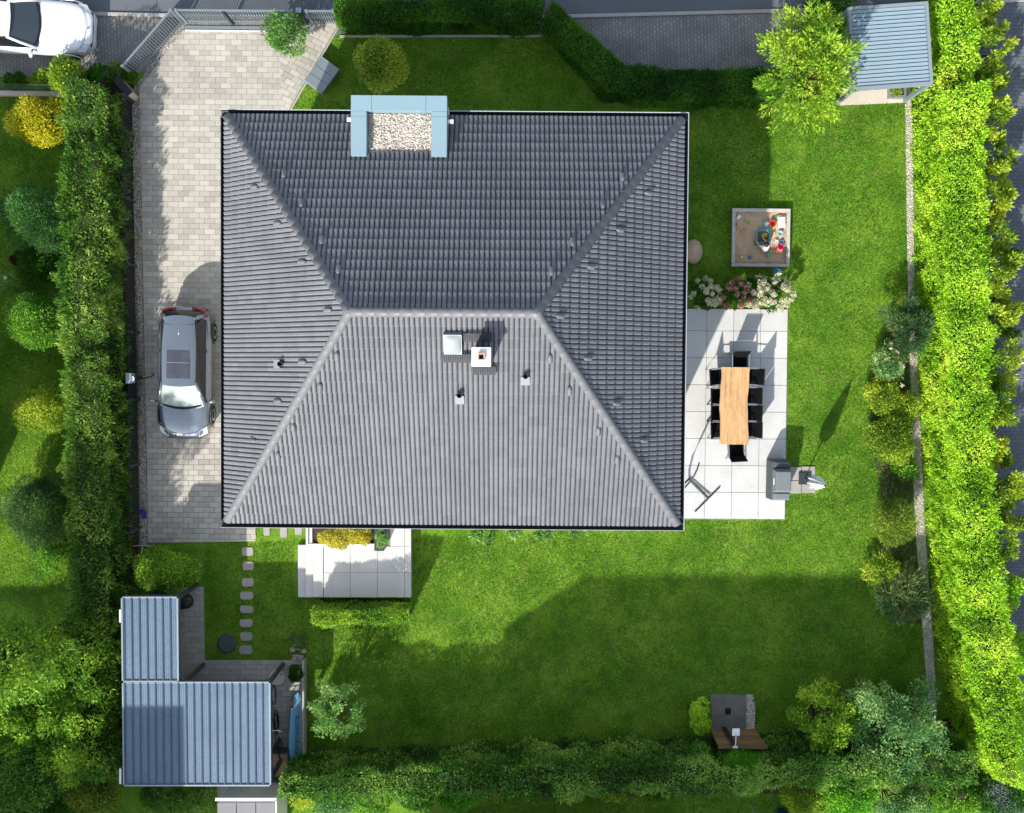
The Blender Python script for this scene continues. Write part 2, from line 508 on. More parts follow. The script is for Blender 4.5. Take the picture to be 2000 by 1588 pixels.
def hedge(name, label, inner_px, outer_px, h, m, L=0.09, W=0.045, cover=2.0, seed=1, lump=0.22, vs=1.3, group=None, core=True, top_rough=0.25, spread=0.8, up=0.25, flat=0.45, lscale=1.7):
    """clipped row of bushes between two lines of ground pixels"""
    rng = np.random.default_rng(seed)
    A = np.array([tuple(P(x, y).xy) for x, y in inner_px]); B = np.array([tuple(P(x, y).xy) for x, y in outer_px])
    mid = (A + B) / 2
    seg = np.linalg.norm(np.diff(mid, axis=0), axis=1); cum = np.concatenate([[0], np.cumsum(seg)]); total = cum[-1]
    wid = np.linalg.norm(B - A, axis=1).mean()
    area = total * (wid + 2 * h)
    n = int(cover * area / (0.5 * L * W))
    s = rng.random(n) * total
    def at(arr, s):
        return np.stack([np.interp(s, cum, arr[:, 0]), np.interp(s, cum, arr[:, 1])], 1)
    a, b = at(A, s), at(B, s)
    ax = unit(np.c_[b - a, np.zeros(n)])
    q = rng.random(n) * (wid + 2 * h)
    pos = np.zeros((n, 3)); nrm = np.zeros((n, 3))
    r = min(0.35, wid * 0.3, h * 0.4)
    L1 = q < h; L3 = q > h + wid; L2 = ~(L1 | L3)
    t = np.clip((q - h) / wid, 0, 1)
    ctr = a + (b - a) * t[:, None]
    pos[:, :2] = ctr; pos[:, 2] = h
    pos[L1, 2] = q[L1]; pos[L3, 2] = (h * 2 + wid - q)[L3]
    nrm[L2] = (0, 0, 1); nrm[L1] = -ax[L1]; nrm[L3] = ax[L3]
    # rounded shoulders
    e = np.minimum(t, 1 - t) * wid
    k = L2 & (e < r)
    pos[k, 2] -= (r - np.sqrt(np.maximum(0, r * r - (r - e[k]) ** 2))) * 0.8
    side = np.where(t < 0.5, -1, 1)
    nrm[k] = unit(nrm[k] + ax[k] * (side[k] * (1 - e[k] / r))[:, None])
    k = (L1 | L3) & (pos[:, 2] > h - r)
    nrm[k] = unit(nrm[k] + np.array([0, 0, 0.7]))
    batter = (pos[:, 2] / h)[:, None] * 0.12
    pos -= np.where((L1 | L3)[:, None], nrm * batter, 0)
    nz = vnoise(pos, lscale, seed + 1); nz2 = vnoise(pos, lscale * 3.1, seed + 2)
    off = (nz - 0.5) * lump * 2 + (nz2 - 0.5) * lump * 0.9 - rng.exponential(0.07, n)
    pos += nrm * off[:, None]
    pos[:, 2] += np.where(L2, (vnoise(pos * [1, 1, 0], 0.9, seed + 5) - 0.5) * top_rough * 2, 0)
    pos[:, 2] = np.maximum(pos[:, 2], 0.02)
    V = leaves(pos, nrm, L, W, spread, up, flat, rng)
    o = mid[len(mid) // 2]
    T = thing(name, label, 'hedge', (o[0], o[1], 0), group=group)
    off3 = np.array([o[0], o[1], 0])
    bulk('foliage', V - off3, 4, m, T, leaf_var(pos, rng, vs, seed))
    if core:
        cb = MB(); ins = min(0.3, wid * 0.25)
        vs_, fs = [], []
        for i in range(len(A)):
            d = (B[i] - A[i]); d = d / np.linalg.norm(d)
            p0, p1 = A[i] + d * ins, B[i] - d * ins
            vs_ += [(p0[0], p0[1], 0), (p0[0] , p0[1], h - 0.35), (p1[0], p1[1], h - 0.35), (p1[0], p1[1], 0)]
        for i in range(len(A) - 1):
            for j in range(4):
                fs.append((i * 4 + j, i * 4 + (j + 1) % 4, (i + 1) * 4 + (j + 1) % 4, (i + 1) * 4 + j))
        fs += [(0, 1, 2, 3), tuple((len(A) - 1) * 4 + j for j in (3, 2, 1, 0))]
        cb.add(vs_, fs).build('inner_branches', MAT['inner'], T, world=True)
    return T

def pebbles(name, px_poly, n, size, m, z=0.02, seed=5, parent=None, zr=0.02, poly=None):
    rng = np.random.default_rng(seed)
    pw = poly or pix_poly(px_poly)
    xs = [p[0] for p in pw]; ys = [p[1] for p in pw]
    x = rng.uniform(min(xs), max(xs), n * 6); y = rng.uniform(min(ys), max(ys), n * 6)
    k = in_poly(x, y, pw); x, y = x[k][:n], y[k][:n]; n = len(x)
    c = np.stack([x, y, z + rng.uniform(0, zr, n)], 1)
    base = np.array([[1, 0, 0], [0, 1, 0], [-1, 0, 0], [0, -1, 0], [0, 0, 0.7], [0, 0, -0.7]], float)
    tri = np.array([[0, 1, 4], [1, 2, 4], [2, 3, 4], [3, 0, 4], [1, 0, 5], [2, 1, 5], [3, 2, 5], [0, 3, 5]])
    ang = rng.uniform(0, 6.28, n); sc = size * rng.uniform(0.5, 1.4, (n, 1)) * rng.uniform(0.6, 1.2, (n, 3))
    b = base[None] * sc[:, None]
    ca, sa = np.cos(ang)[:, None], np.sin(ang)[:, None]
    b = np.stack([b[..., 0] * ca - b[..., 1] * sa, b[..., 0] * sa + b[..., 1] * ca, b[..., 2]], -1) + c[:, None]
    V = b[:, tri].reshape(-1, 3)
    if parent is not None:
        V = V - np.array(parent.location)
    o = bulk(name, V, 3, m, parent, np.repeat(rng.random(n), 8))
    return stuff(o)

def clip_rect(poly, rect):
    """clip polygon by convex rect (ccw list)"""
    out = poly
    for i in range(len(rect)):
        ax, ay = rect[i]; bx, by = rect[(i + 1) % len(rect)]
        inp, out = out, []
        if not inp: return []
        side = lambda p: (bx - ax) * (p[1] - ay) - (by - ay) * (p[0] - ax)
        for k in range(len(inp)):
            p, q = inp[k - 1], inp[k]
            sp, sq = side(p), side(q)
            if (sp >= 0) != (sq >= 0):
                t = sp / (sp - sq); out.append((p[0] + (q[0] - p[0]) * t, p[1] + (q[1] - p[1]) * t))
            if sq >= 0: out.append(q)
    return out

def pave(parent, px_poly, a, b, ang, z0, z1, m, origin_px, limit=300, gap=0.008, bond=0.5, piece='paver', hidden=None, bevel=0.006, tilt=0.003):
    poly = pix_poly(px_poly)
    o = P(*origin_px)
    ca, sa = math.cos(ang), math.sin(ang)
    loc = [((x - o.x) * ca + (y - o.y) * sa, -(x - o.x) * sa + (y - o.y) * ca) for x, y in poly]
    u0, u1 = min(p[0] for p in loc), max(p[0] for p in loc); v0, v1 = min(p[1] for p in loc), max(p[1] for p in loc)
    me = MB().box((0, 0, (z1 - z0) / 2), (a - gap, b - gap, z1 - z0)).mesh(piece, bevel)
    me.materials.append(m)
    full, part = [], []
    LX = np.array([p for p in loc])
    for j in range(math.floor(v0 / b) - 1, math.ceil(v1 / b) + 1):
        sh = (j % 2) * bond * a
        for i in range(math.floor((u0 - sh) / a) - 1, math.ceil((u1 - sh) / a) + 1):
            x, y = i * a + sh, j * b
            hx, hy = (a - gap) / 2, (b - gap) / 2
            rect = [(x - hx, y - hy), (x + hx, y - hy), (x + hx, y + hy), (x - hx, y + hy)]
            rx = np.array([r[0] for r in rect] + [x]); ry = np.array([r[1] for r in rect] + [y])
            ins = in_poly(rx, ry, loc)
            w = (o.x + x * ca - y * sa, o.y + x * sa + y * ca)
            if ins.all(): full.append(w)
            elif ins.any() or True:
                c = clip_rect(loc, rect)
                if len(c) >= 3:
                    ar = abs(sum(c[k - 1][0] * c[k][1] - c[k][0] * c[k - 1][1] for k in range(len(c)))) / 2
                    if ar > 0.0012: part.append([(o.x + p[0] * ca - p[1] * sa, o.y + p[0] * sa + p[1] * ca) for p in c])
    if hidden:
        hp = pix_poly(hidden)
        hid = in_poly(np.array([w[0] for w in full]), np.array([w[1] for w in full]), hp)
        full = [w for w, h_ in zip(full, hid) if not h_] + [w for w, h_ in zip(full, hid) if h_]
        nvis = int((~hid).sum())
    else:
        nvis = len(full)
    L = parent.location
    lim = min(limit, nvis)
    for w in full[:lim]:
        ob = put(piece, me, parent, (w[0] - L.x, w[1] - L.y, z0 - L.z), (random.uniform(-tilt, tilt), random.uniform(-tilt, tilt), ang + random.uniform(-0.006, 0.006)))
    rest = MB(); var = []
    for w in full[lim:]:
        rest.box((w[0], w[1], (z0 + z1) / 2), (a - gap, b - gap, z1 - z0), ang); var.append((8, random.random()))
    for c in part:
        rest.prism(c, z0, z1); var.append((len(c) * 2, random.random()))
    if rest.v:
        ob = rest.build('cut_' + piece + 's', m, parent, world=True)
        at = ob.data.attributes.new('var', 'FLOAT', 'POINT')
        at.data.foreach_set('value', np.concatenate([np.full(n, v) for n, v in var]).astype(np.float32))
        stuff(ob)

# ------------------------------------------------------------------ materials
MAT = {
    'soil': mat('soil', (0.06, 0.045, 0.03), 0.95, var=0.35, bump=0.5),
    'lawn': lawn_mat('lawn'),
    'asphalt': mat('asphalt', (0.115, 0.125, 0.14), 0.9, var=0.16, scale=0.7, fine=60, bump=0.3, bscale=120),
    'kerb': mat('kerb', (0.36, 0.34, 0.31), 0.85, var=0.15, bump=0.2),
    'verge': brick_mat('verge', (0.185, 0.18, 0.172), (0.235, 0.228, 0.215), (0.085, 0.08, 0.075), 0.16, 0.115, R(88)),
    'street': brick_mat('street', (0.10, 0.115, 0.135), (0.13, 0.145, 0.165), (0.055, 0.06, 0.07), 0.2, 0.13, R(1)),
    'joint': mat('joint', (0.19, 0.175, 0.15), 0.95, var=0.25, bump=0.3),
    'paver': mat('paver', (0.40, 0.375, 0.325), 0.85, var=0.22, scale=0.55, fine=30, pv=0.55, bump=0.15, bscale=90),
    'paver_dark': mat('paver_dark', (0.37, 0.35, 0.32), 0.85, var=0.2, scale=1.5, fine=30, pv=0.5, bump=0.15, bscale=90),
    'slab': mat('slab', (0.53, 0.525, 0.51), 0.75, var=0.12, scale=1.6, fine=22, pv=0.4),
    'slab_joint': mat('slab_joint', (0.26, 0.26, 0.26), 0.9),
    'slab_old': mat('slab_old', (0.33, 0.31, 0.28), 0.85, var=0.2, pv=0.3, bump=0.2),
    'slab_dark': mat('slab_dark', (0.165, 0.16, 0.14), 0.8, var=0.25, pv=0.3),
    'pebble': mat('pebble', (0.36, 0.31, 0.26), 0.8, var=0.45, pv=1.1, col2=(0.62, 0.57, 0.5)),
    'pebble_white': mat('pebble_white', (0.50, 0.45, 0.38), 0.8, var=0.3, pv=1.0, col2=(0.70, 0.64, 0.56)),
    'gravel': mat('gravel', (0.24, 0.21, 0.18), 0.9, var=0.4, fine=45, bump=0.8, bscale=45),
    'gravel_white': mat('gravel_white', (0.45, 0.41, 0.35), 0.9, var=0.3, fine=45, bump=0.8, bscale=45),
    'stone': mat('stone', (0.37, 0.33, 0.27), 0.85, var=0.25, scale=4, bump=0.35, bscale=18),
    'boulder': mat('boulder', (0.47, 0.34, 0.23), 0.85, var=0.25, scale=3, bump=0.35, bscale=18),
    'roof_tile': mat('roof_tile', (0.142, 0.145, 0.156), 0.55, var=0.15, scale=0.5, fine=10, spec=0.38, pv=0.5),
    'tile_edge': mat('tile_edge', (0.24, 0.245, 0.26), 0.6, var=0.2, scale=0.8, fine=12, spec=0.35),
    'roof_cap': mat('roof_cap', (0.155, 0.158, 0.168), 0.5, var=0.08, spec=0.42, pv=0.3),
    'underlay': mat('underlay', (0.03, 0.03, 0.032), 0.9),
    'gutter': mat('gutter', (0.028, 0.035, 0.042), 0.5, metal=0.3, var=0.1),
    'fascia': mat('fascia', (0.45, 0.47, 0.48), 0.5, var=0.05),
    'render_wall': mat('render_wall', (0.72, 0.71, 0.68), 0.9, var=0.04, bump=0.1),
    'paleblue': mat('paleblue', (0.225, 0.33, 0.375), 0.45, var=0.025, scale=1.0, spec=0.4),
    'white': mat('white', (0.80, 0.79, 0.77), 0.5, var=0.03),
    'offwhite': mat('offwhite', (0.62, 0.615, 0.59), 0.65, var=0.06),
    'cream': mat('cream', (0.55, 0.47, 0.33), 0.85, var=0.1),
    'flue': mat('flue', (0.55, 0.34, 0.2), 0.8),
    'dome': mat('dome', (0.27, 0.295, 0.30), 0.3, var=0.08, spec=0.5),
    'dark': mat('dark', (0.02, 0.021, 0.023), 0.5, var=0.1),
    'black': mat('black', (0.008, 0.008, 0.009), 0.6),
    'anthracite': mat('anthracite', (0.045, 0.055, 0.062), 0.45, metal=0.2, var=0.1),
    'fence_grey': mat('fence_grey', (0.24, 0.285, 0.31), 0.4, metal=0.4, var=0.1),
    'steel': mat('steel', (0.55, 0.57, 0.6), 0.3, metal=0.9, var=0.05),
    'greysteel': mat('greysteel', (0.27, 0.30, 0.32), 0.4, metal=0.5, var=0.1),
    'grating': mat('grating', (0.075, 0.08, 0.09), 0.6, metal=0.3),
    'shed_roof': mat('shed_roof', (0.118, 0.178, 0.245), 0.45, var=0.2, scale=0.8, fine=9, spec=0.45),  # grey metal; blue sky reflection put into the base colour
    'shed_rib_shade': mat('shed_rib_shade', (0.03, 0.06, 0.095), 0.5, var=0.1, spec=0.4),  # darker than the sheet: shading of the ribs put into the colour
    'shed_trim': mat('shed_trim', (0.27, 0.32, 0.36), 0.4, var=0.08),
    'shed_wall': mat('shed_wall', (0.055, 0.08, 0.105), 0.6, var=0.15),
    'louvre': mat('louvre', (0.20, 0.275, 0.325), 0.4, var=0.08, spec=0.45),
    'louvre_frame': mat('louvre_frame', (0.21, 0.25, 0.27), 0.45, var=0.08),
    'concrete': mat('concrete', (0.55, 0.48, 0.40), 0.9, var=0.1, bump=0.1),
    'wood_table': mat('wood_table', (0.54, 0.32, 0.15), 0.5, var=0.42, scale=2.0, fine=9, stretch=(6.0, 0.5, 1.0)),
    'wood_plank': mat('wood_plank', (0.205, 0.115, 0.058), 0.7, var=0.35, scale=3, fine=12, pv=0.7, stretch=(0.6, 4.0, 4.0)),
    'wood_grey': mat('wood_grey', (0.45, 0.425, 0.395), 0.8, var=0.22, scale=5, fine=40, pv=0.3),
    'wood_dark': mat('wood_dark', (0.10, 0.075, 0.055), 0.8, var=0.3, pv=0.4),
    'sand': mat('sand', (0.47, 0.345, 0.225), 0.95, var=0.28, scale=3.5, fine=30, bump=0.9, bscale=6),
    'bark': mat('bark', (0.10, 0.075, 0.05), 0.9, var=0.3, bump=0.5),
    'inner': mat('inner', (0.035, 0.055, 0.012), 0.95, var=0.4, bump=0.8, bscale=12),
    'glass': mat('glass', (0.035, 0.05, 0.058), 0.06, spec=0.9, var=0.05),
    'glass_glare': mat('glass_glare', (0.42, 0.49, 0.48), 0.12, metal=0.35, spec=0.8, var=0.45, scale=1.6, fine=5, coat=0.8),  # bright windscreen: sun glare put into the base colour
    'glass_dark': mat('glass_dark', (0.012, 0.014, 0.017), 0.08, spec=0.35, var=0.05),
    'sunroof': mat('sunroof', (0.055, 0.06, 0.075), 0.12, spec=0.7, var=0.3, scale=3),
    'paint_grey': mat('paint_grey', (0.18, 0.22, 0.255), 0.22, metal=0.55, spec=0.6, var=0.05, coat=0.9),
    'paint_dark': mat('paint_dark', (0.05, 0.055, 0.06), 0.4, var=0.05),
    'paint_white': mat('paint_white', (0.76, 0.77, 0.77), 0.25, spec=0.5, var=0.02, coat=0.5),
    'tyre': mat('tyre', (0.012, 0.012, 0.013), 0.85),
    'red_lens': mat('red_lens', (0.42, 0.015, 0.02), 0.2, spec=0.6, var=0.1),
    'lamp_lens': mat('lamp_lens', (0.5, 0.53, 0.55), 0.12, spec=0.8, var=0.1),
    'textile': mat('textile', (0.008, 0.008, 0.010), 0.95, spec=0.05, var=0.2),
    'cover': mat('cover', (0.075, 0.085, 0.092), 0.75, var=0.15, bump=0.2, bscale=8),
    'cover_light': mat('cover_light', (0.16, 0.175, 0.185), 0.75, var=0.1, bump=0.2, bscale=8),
    'cloth_white': mat('cloth_white', (0.78, 0.79, 0.81), 0.85, var=0.06),
    'skin': mat('skin', (0.55, 0.34, 0.25), 0.6, var=0.05),
    'hair': mat('hair', (0.022, 0.015, 0.012), 0.6, var=0.2),
    'denim': mat('denim', (0.30, 0.24, 0.19), 0.85, var=0.15),
    'board': mat('board', (0.17, 0.38, 0.56), 0.35, var=0.15, scale=2),
    'board_light': mat('board_light', (0.42, 0.53, 0.60), 0.35, var=0.05),
    'solar': mat('solar', (0.22, 0.22, 0.225), 0.4, var=0.1, fine=60),
    'blue_plastic': mat('blue_plastic', (0.015, 0.09, 0.36), 0.35, var=0.05),
    'terracotta': mat('terracotta', (0.26, 0.07, 0.035), 0.8, var=0.2),
    'branch_white': mat('branch_white', (0.42, 0.38, 0.33), 0.8, var=0.2),
    'hose': mat('hose', (0.10, 0.14, 0.10), 0.6),
}
for nm, c in dict(turquoise=(0.06, 0.40, 0.46), red=(0.68, 0.045, 0.025), yellow=(0.72, 0.46, 0.06), green=(0.10, 0.40, 0.20), pink=(0.55, 0.03, 0.12), skyblue=(0.28, 0.55, 0.66), orange=(0.72, 0.30, 0.04), paleyellow=(0.6, 0.6, 0.3), deepblue=(0.04, 0.14, 0.42), coral=(0.7, 0.2, 0.13)).items():
    MAT['toy_' + nm] = mat('toy_' + nm, c, 0.4, var=0.08)
LEAF = {
    'thuja': leaf_mat('thuja', (0.035, 0.090, 0.016), (0.095, 0.190, 0.028), (0.27, 0.35, 0.075), gain=1.62, red=0.92),
    'lime': leaf_mat('lime', (0.09, 0.20, 0.010), (0.235, 0.41, 0.022), (0.40, 0.56, 0.055), gain=1.8, red=0.98),
    'laurel': leaf_mat('laurel', (0.045, 0.12, 0.012), (0.20, 0.30, 0.025), (0.46, 0.47, 0.06), gain=1.5, red=0.94),
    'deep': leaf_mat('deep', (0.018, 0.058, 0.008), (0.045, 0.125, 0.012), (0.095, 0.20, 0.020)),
    'mid': leaf_mat('mid', (0.030, 0.085, 0.010), (0.080, 0.180, 0.018), (0.19, 0.31, 0.035), gain=1.8, red=0.88),
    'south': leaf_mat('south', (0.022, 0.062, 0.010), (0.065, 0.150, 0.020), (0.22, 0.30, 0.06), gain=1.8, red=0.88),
    'gold': leaf_mat('gold', (0.22, 0.21, 0.012), (0.42, 0.40, 0.018), (0.58, 0.54, 0.05), red=1.0),
    'yellowbush': leaf_mat('yellowbush', (0.30, 0.27, 0.015), (0.58, 0.52, 0.04), (0.76, 0.72, 0.14), gain=1.0, red=1.0),
    'bluegreen': leaf_mat('bluegreen', (0.028, 0.075, 0.024), (0.068, 0.150, 0.045), (0.13, 0.23, 0.065), gain=1.65),
    'spruce': leaf_mat('spruce', (0.035, 0.075, 0.022), (0.092, 0.155, 0.045), (0.20, 0.26, 0.085), gain=1.6),
    'yellowgreen': leaf_mat('yellowgreen', (0.055, 0.11, 0.010), (0.17, 0.25, 0.022), (0.38, 0.40, 0.045), gain=1.75, red=0.94),
    'maple': leaf_mat('maple', (0.055, 0.13, 0.012), (0.19, 0.285, 0.022), (0.40, 0.42, 0.045), gain=1.7, red=0.84),
    'olive': leaf_mat('olive', (0.075, 0.12, 0.015), (0.175, 0.215, 0.028), (0.33, 0.31, 0.05), gain=1.6),
    'globe': leaf_mat('globe', (0.10, 0.16, 0.02), (0.23, 0.31, 0.035), (0.46, 0.46, 0.06), gain=1.5, red=1.0),
    'broad': leaf_mat('broad', (0.045, 0.105, 0.012), (0.105, 0.205, 0.02), (0.27, 0.35, 0.035), gain=1.75, red=0.88),
    'pale': leaf_mat('pale', (0.06, 0.13, 0.03), (0.14, 0.245, 0.055), (0.32, 0.42, 0.14), gain=1.55),
    'silver': leaf_mat('silver', (0.035, 0.095, 0.030), (0.105, 0.21, 0.070), (0.28, 0.37, 0.13), gain=1.8, red=0.94),
    'fir': leaf_mat('fir', (0.022, 0.058, 0.028), (0.055, 0.115, 0.045), (0.15, 0.17, 0.06), gain=1.9, red=0.94),
    'fennel': leaf_mat('fennel', (0.05, 0.18, 0.010), (0.10, 0.28, 0.018), (0.18, 0.37, 0.03)),
    'grass': leaf_mat('grass', (0.045, 0.105, 0.008), (0.095, 0.175, 0.013), (0.21, 0.28, 0.025), 0.3, gain=1.45),
    'maroon': leaf_mat('maroon', (0.02, 0.012, 0.008), (0.05, 0.022, 0.012), (0.10, 0.04, 0.02), red=1.0),
    'white_flower': leaf_mat('white_flower', (0.58, 0.56, 0.40), (0.74, 0.71, 0.54), (0.82, 0.80, 0.68), gain=1.0, red=1.0),
    'pink_flower': leaf_mat('pink_flower', (0.40, 0.17, 0.13), (0.55, 0.29, 0.22), (0.68, 0.48, 0.38), gain=1.0, red=1.0),
    'violet_flower': leaf_mat('violet_flower', (0.03, 0.03, 0.25), (0.06, 0.06, 0.42), (0.15, 0.15, 0.6), gain=1.0, red=1.0),
}

# ------------------------------------------------------------------ ground, roads
gb = MB(); gb.add([(-300, -300, -0.02), (300, -300, -0.02), (300, 300, -0.02), (-300, 300, -0.02)], [(0, 1, 2, 3)])
structure(gb.build('ground', MAT['soil']))
sheet('lawn', [(-900, 110), (640, 60), (1060, 60), (1500, 60), (1880, 60), (1950, 2100), (-900, 2100)], 0.0, MAT['lawn'])
kerb_line = [(-900, 16), (0, 24), (340, 31), (700, 37), (1100, 33), (1560, 21), (1900, 6), (3000, -60)]
sheet('road', [(x, y - 4) for x, y in kerb_line] + [(3000, -700), (-900, -700)], 0.008, MAT['asphalt'])
sheet('pavement', [(-900, 20), (0, 28), (340, 35), (700, 41), (700, 60), (330, 130), (240, 150), (-900, 150)], 0.02, MAT['verge'])
sheet('pavement', [(1040, 37), (1100, 37), (1560, 25), (1620, 24), (1600, 60), (1490, 160), (1200, 160), (1040, 60)], 0.02, MAT['verge'])
sheet('street', [(1880, 6), (3000, -60), (3000, 2300), (1950, 2300), (1925, 1500), (1890, 500)], 0.016, MAT['street'])
kb = MB()
for (x0, y0), (x1, y1) in zip(kerb_line[:-1], kerb_line[1:]):
    a, b = P(x0, y0), P(x1, y1)
    kb.bar((a.x, a.y, 0.03), (b.x, b.y, 0.03), 0.12, 0.10)
structure(kb.build('kerb', MAT['kerb'], bevel=0.01))
# painted parking marks on the side street
for k, (x0, y0, x1, y1) in enumerate([(1954, 698, 2060, 693), (1996, 698, 1994, 682), (1976, 710, 2080, 706), (1985, 712, 1986, 722)]):
    a, b = P(x0, y0), P(x1, y1)
    structure(MB().bar((a.x, a.y, 0.0225 + 0.0008 * k), (b.x, b.y, 0.0225 + 0.0008 * k), 0.06, 0.004).build('road_marking', MAT['offwhite']))
sheet('planting_bed', [(1830, 205), (1930, 205), (1975, 1620), (1870, 1620)], 0.006, MAT['soil'])
sheet('planting_bed', [(160, 140), (262, 165), (272, 1110), (235, 1140), (150, 1140)], 0.006, MAT['soil'])
sheet('planting_bed', [(560, 1466), (1400, 1440), (1900, 1400), (1900, 1545), (560, 1560)], 0.006, MAT['soil'])

# driveway
HOUSE_HIDDEN = [(436, 216), (1340, 222), (1330, 1034), (430, 1030)]
DRIVE = [(273, 172), (358, 60), (549, 60), (549, 216), (549, 1010), (500, 1010), (500, 1057), (290, 1060)]
drive = sheet('driveway', DRIVE, 0.012, MAT['joint'])
drive.location = (0, 0, 0)
pave(drive, DRIVE, 0.356, 0.183, R(-0.6), 0.012, 0.035, MAT['paver'], (400, 400), limit=300, hidden=HOUSE_HIDDEN)
PATH = [(549, 92), (600, 46), (662, 46), (565, 214), (549, 216)]
path = sheet('path', PATH, 0.012, MAT['joint'])
pave(path, PATH, 0.356, 0.183, R(-28), 0.012, 0.035, MAT['paver'], (600, 120), limit=300)
# gate track
a, b = P(362, 54), P(590, 56)
structure(MB().bar((a.x, a.y, 0.045), (b.x, b.y, 0.045), 0.10, 0.03).build('gate_track', MAT['greysteel']))
a, b = P(362, 60), P(546, 62)
structure(MB().bar((a.x, a.y, 0.032), (b.x, b.y, 0.032), 0.05, 0.02).build('drain_channel', MAT['offwhite']))
# path edging
a, b = P(665, 48), P(568, 216)
structure(MB().bar((a.x, a.y, 0.03), (b.x, b.y, 0.03), 0.06, 0.08).build('edging', MAT['kerb']))
a, b = P(664, 72), P(1056, 71)
structure(MB().bar((a.x, a.y, 0.03), (b.x, b.y, 0.03), 0.07, 0.08).build('edging', MAT['kerb']))

# gravel strips
STRIP_W = [(258, 178), (340, 68), (357, 60), (272, 172), (275, 300), (281, 700), (289, 1066), (274, 1066), (263, 500)]
sheet('gravel_strip', STRIP_W, 0.010, MAT['gravel'])
pebbles('pebbles', STRIP_W, 9000, 0.020, MAT['pebble'], 0.014, 3)
STRIP_E = [(1768, 196), (1781, 196), (1785, 500), (1789, 640), (1800, 900), (1806, 1030), (1822, 1250), (1832, 1440), (1818, 1440), (1803, 1250), (1788, 1030), (1782, 900), (1776, 640), (1772, 500)]
sheet('gravel_strip', STRIP_E, 0.010, MAT['gravel_white'])
pebbles('pebbles', STRIP_E, 7000, 0.024, MAT['pebble_white'], 0.014, 4)

# ------------------------------------------------------------------ the house
ZE, ZR = 6.4, 9.95
cs = [P(434, 214, ZE), P(1347, 221, ZE), P(1333, 1036, ZE), P(428, 1030, ZE)]
HC = sum(cs, Vector()) / 4
HW = ((cs[1] - cs[0]).length + (cs[2] - cs[3]).length) / 4
HD = ((cs[3] - cs[0]).length + (cs[2] - cs[1]).length) / 4
e = (cs[1] - cs[0]) + (cs[2] - cs[3])
HA = math.atan2(e.y, e.x)
HC.z = 0
HRM = Matrix.Rotation(HA, 3, 'Z')
def to_house(w):
    return HRM.inverted() @ (Vector(w) - HC)
def ph(px, py, z):
    return to_house(P(px, py, z))
house = thing('house', 'large white two-storey house with dark grey hipped tile roof', 'house', HC, HA)
RA, RB = ph(683, 610, ZR), ph(1048, 612, ZR)      # ridge ends
RY = (RA.y + RB.y) / 2; RX0, RX1 = RA.x, RB.x
EW, ED = HW - 0.205, HD - 0.205          # eave half sizes without gutter
DZ = ZR - ZE
def face(orig, u, v_run, half_len, inset):
    u = Vector(u)
    v = Vector((*v_run, DZ)); Lv = v.length; v = v / Lv
    n = u.cross(v)
    return dict(o=Vector(orig), u=u, v=v, n=n, U=2 * half_len, L=Lv, inset=inset)
FACES = {
    'S': face((-EW, -ED, ZE), (1, 0, 0), (0, ED + RY), EW, (EW + RX0, EW - RX1)),
    'N': face((EW, ED, ZE), (-1, 0, 0), (0, -(ED - RY)), EW, (EW - RX1, EW + RX0)),
    'E': face((EW, -ED, ZE), (0, 1, 0), (-(EW - RX1), 0), ED, (ED + RY, ED - RY)),
    'W': face((-EW, ED, ZE), (0, -1, 0), (EW + RX0, 0), ED, (ED - RY, ED + RY)),
}
def on_roof(px, py, f):
    """where the view ray meets a roof face (house coordinates)"""
    o = to_house((0, 0, H)); d = HRM.inverted() @ ray(px, py)
    t = (f['o'] - o).dot(f['n']) / d.dot(f['n'])
    return o + d * t
# walls and deck
wb = MB(); wi = 0.55
wb.box((0, 0, (ZE - 0.05) / 2), (2 * (HW - wi), 2 * (HD - wi), ZE - 0.05))
wall = wb.build('wall', MAT['render_wall'], house)
sof = MB(); sof.box((0, 0, ZE - 0.10), (2 * EW, 2 * ED, 0.10)); sof.build('soffit', MAT['white'], house)
dk = MB()
e0, e1, e2, e3 = (-EW, -ED, ZE), (EW, -ED, ZE), (EW, ED, ZE), (-EW, ED, ZE)
r0, r1 = (RX0, RY, ZR), (RX1, RY, ZR)
dk.add([e0, e1, e2, e3, r0, r1], [(0, 1, 5, 4), (1, 2, 5), (2, 3, 4, 5), (3, 0, 4)])
dk.build('roof_deck', MAT['underlay'], house)
# porch bay rectangle that cuts the north face
ZF = 7.45
FX0, FX1 = ph(685, 250, ZF).x, ph(873, 250, ZF).x
FY1, FY0 = ph(780, 186, ZF).y, ph(780, 305, ZF).y
IX0, IX1 = ph(716, 250, ZF).x, ph(842, 250, ZF).x
IY1, IY0 = ph(780, 217, ZF).y, ph(780, 292, ZF).y
# tiles
TW, TC = 0.268, 0.3435
def tile_mesh():
    prof = []
    for k in range(2):
        for t, hgt in ((0.0, 0.0), (0.08, 0.70), (0.24, 1.0), (0.62, 0.95), (0.86, 0.58)):
            prof.append(((k + t) * TW / 2, hgt * 0.062))
    prof.append((TW, 0.0))
    nb = len(prof)
    v = [(x, -0.012, z + 0.072) for x, z in prof] + [(x, TC + 0.01, z + 0.012) for x, z in prof] + [(x, -0.046, z + 0.026) for x, z in prof]
    f = [(i, i + 1, nb + i + 1, nb + i) for i in range(nb - 1)] + [(2 * nb + i, 2 * nb + i + 1, i + 1, i) for i in range(nb - 1)]
    return v, f
TV, TF = tile_mesh()
tme = bpy.data.meshes.new('tile'); tme.from_pydata(TV, [], TF); tme.update(); tme.materials.append(MAT['roof_tile']); tme.materials.append(MAT['tile_edge'])
for p in tme.polygons[10:]: p.material_index = 1
whole = []; rest_v, rest_f, rest_var, rest_m = [], [], [], []
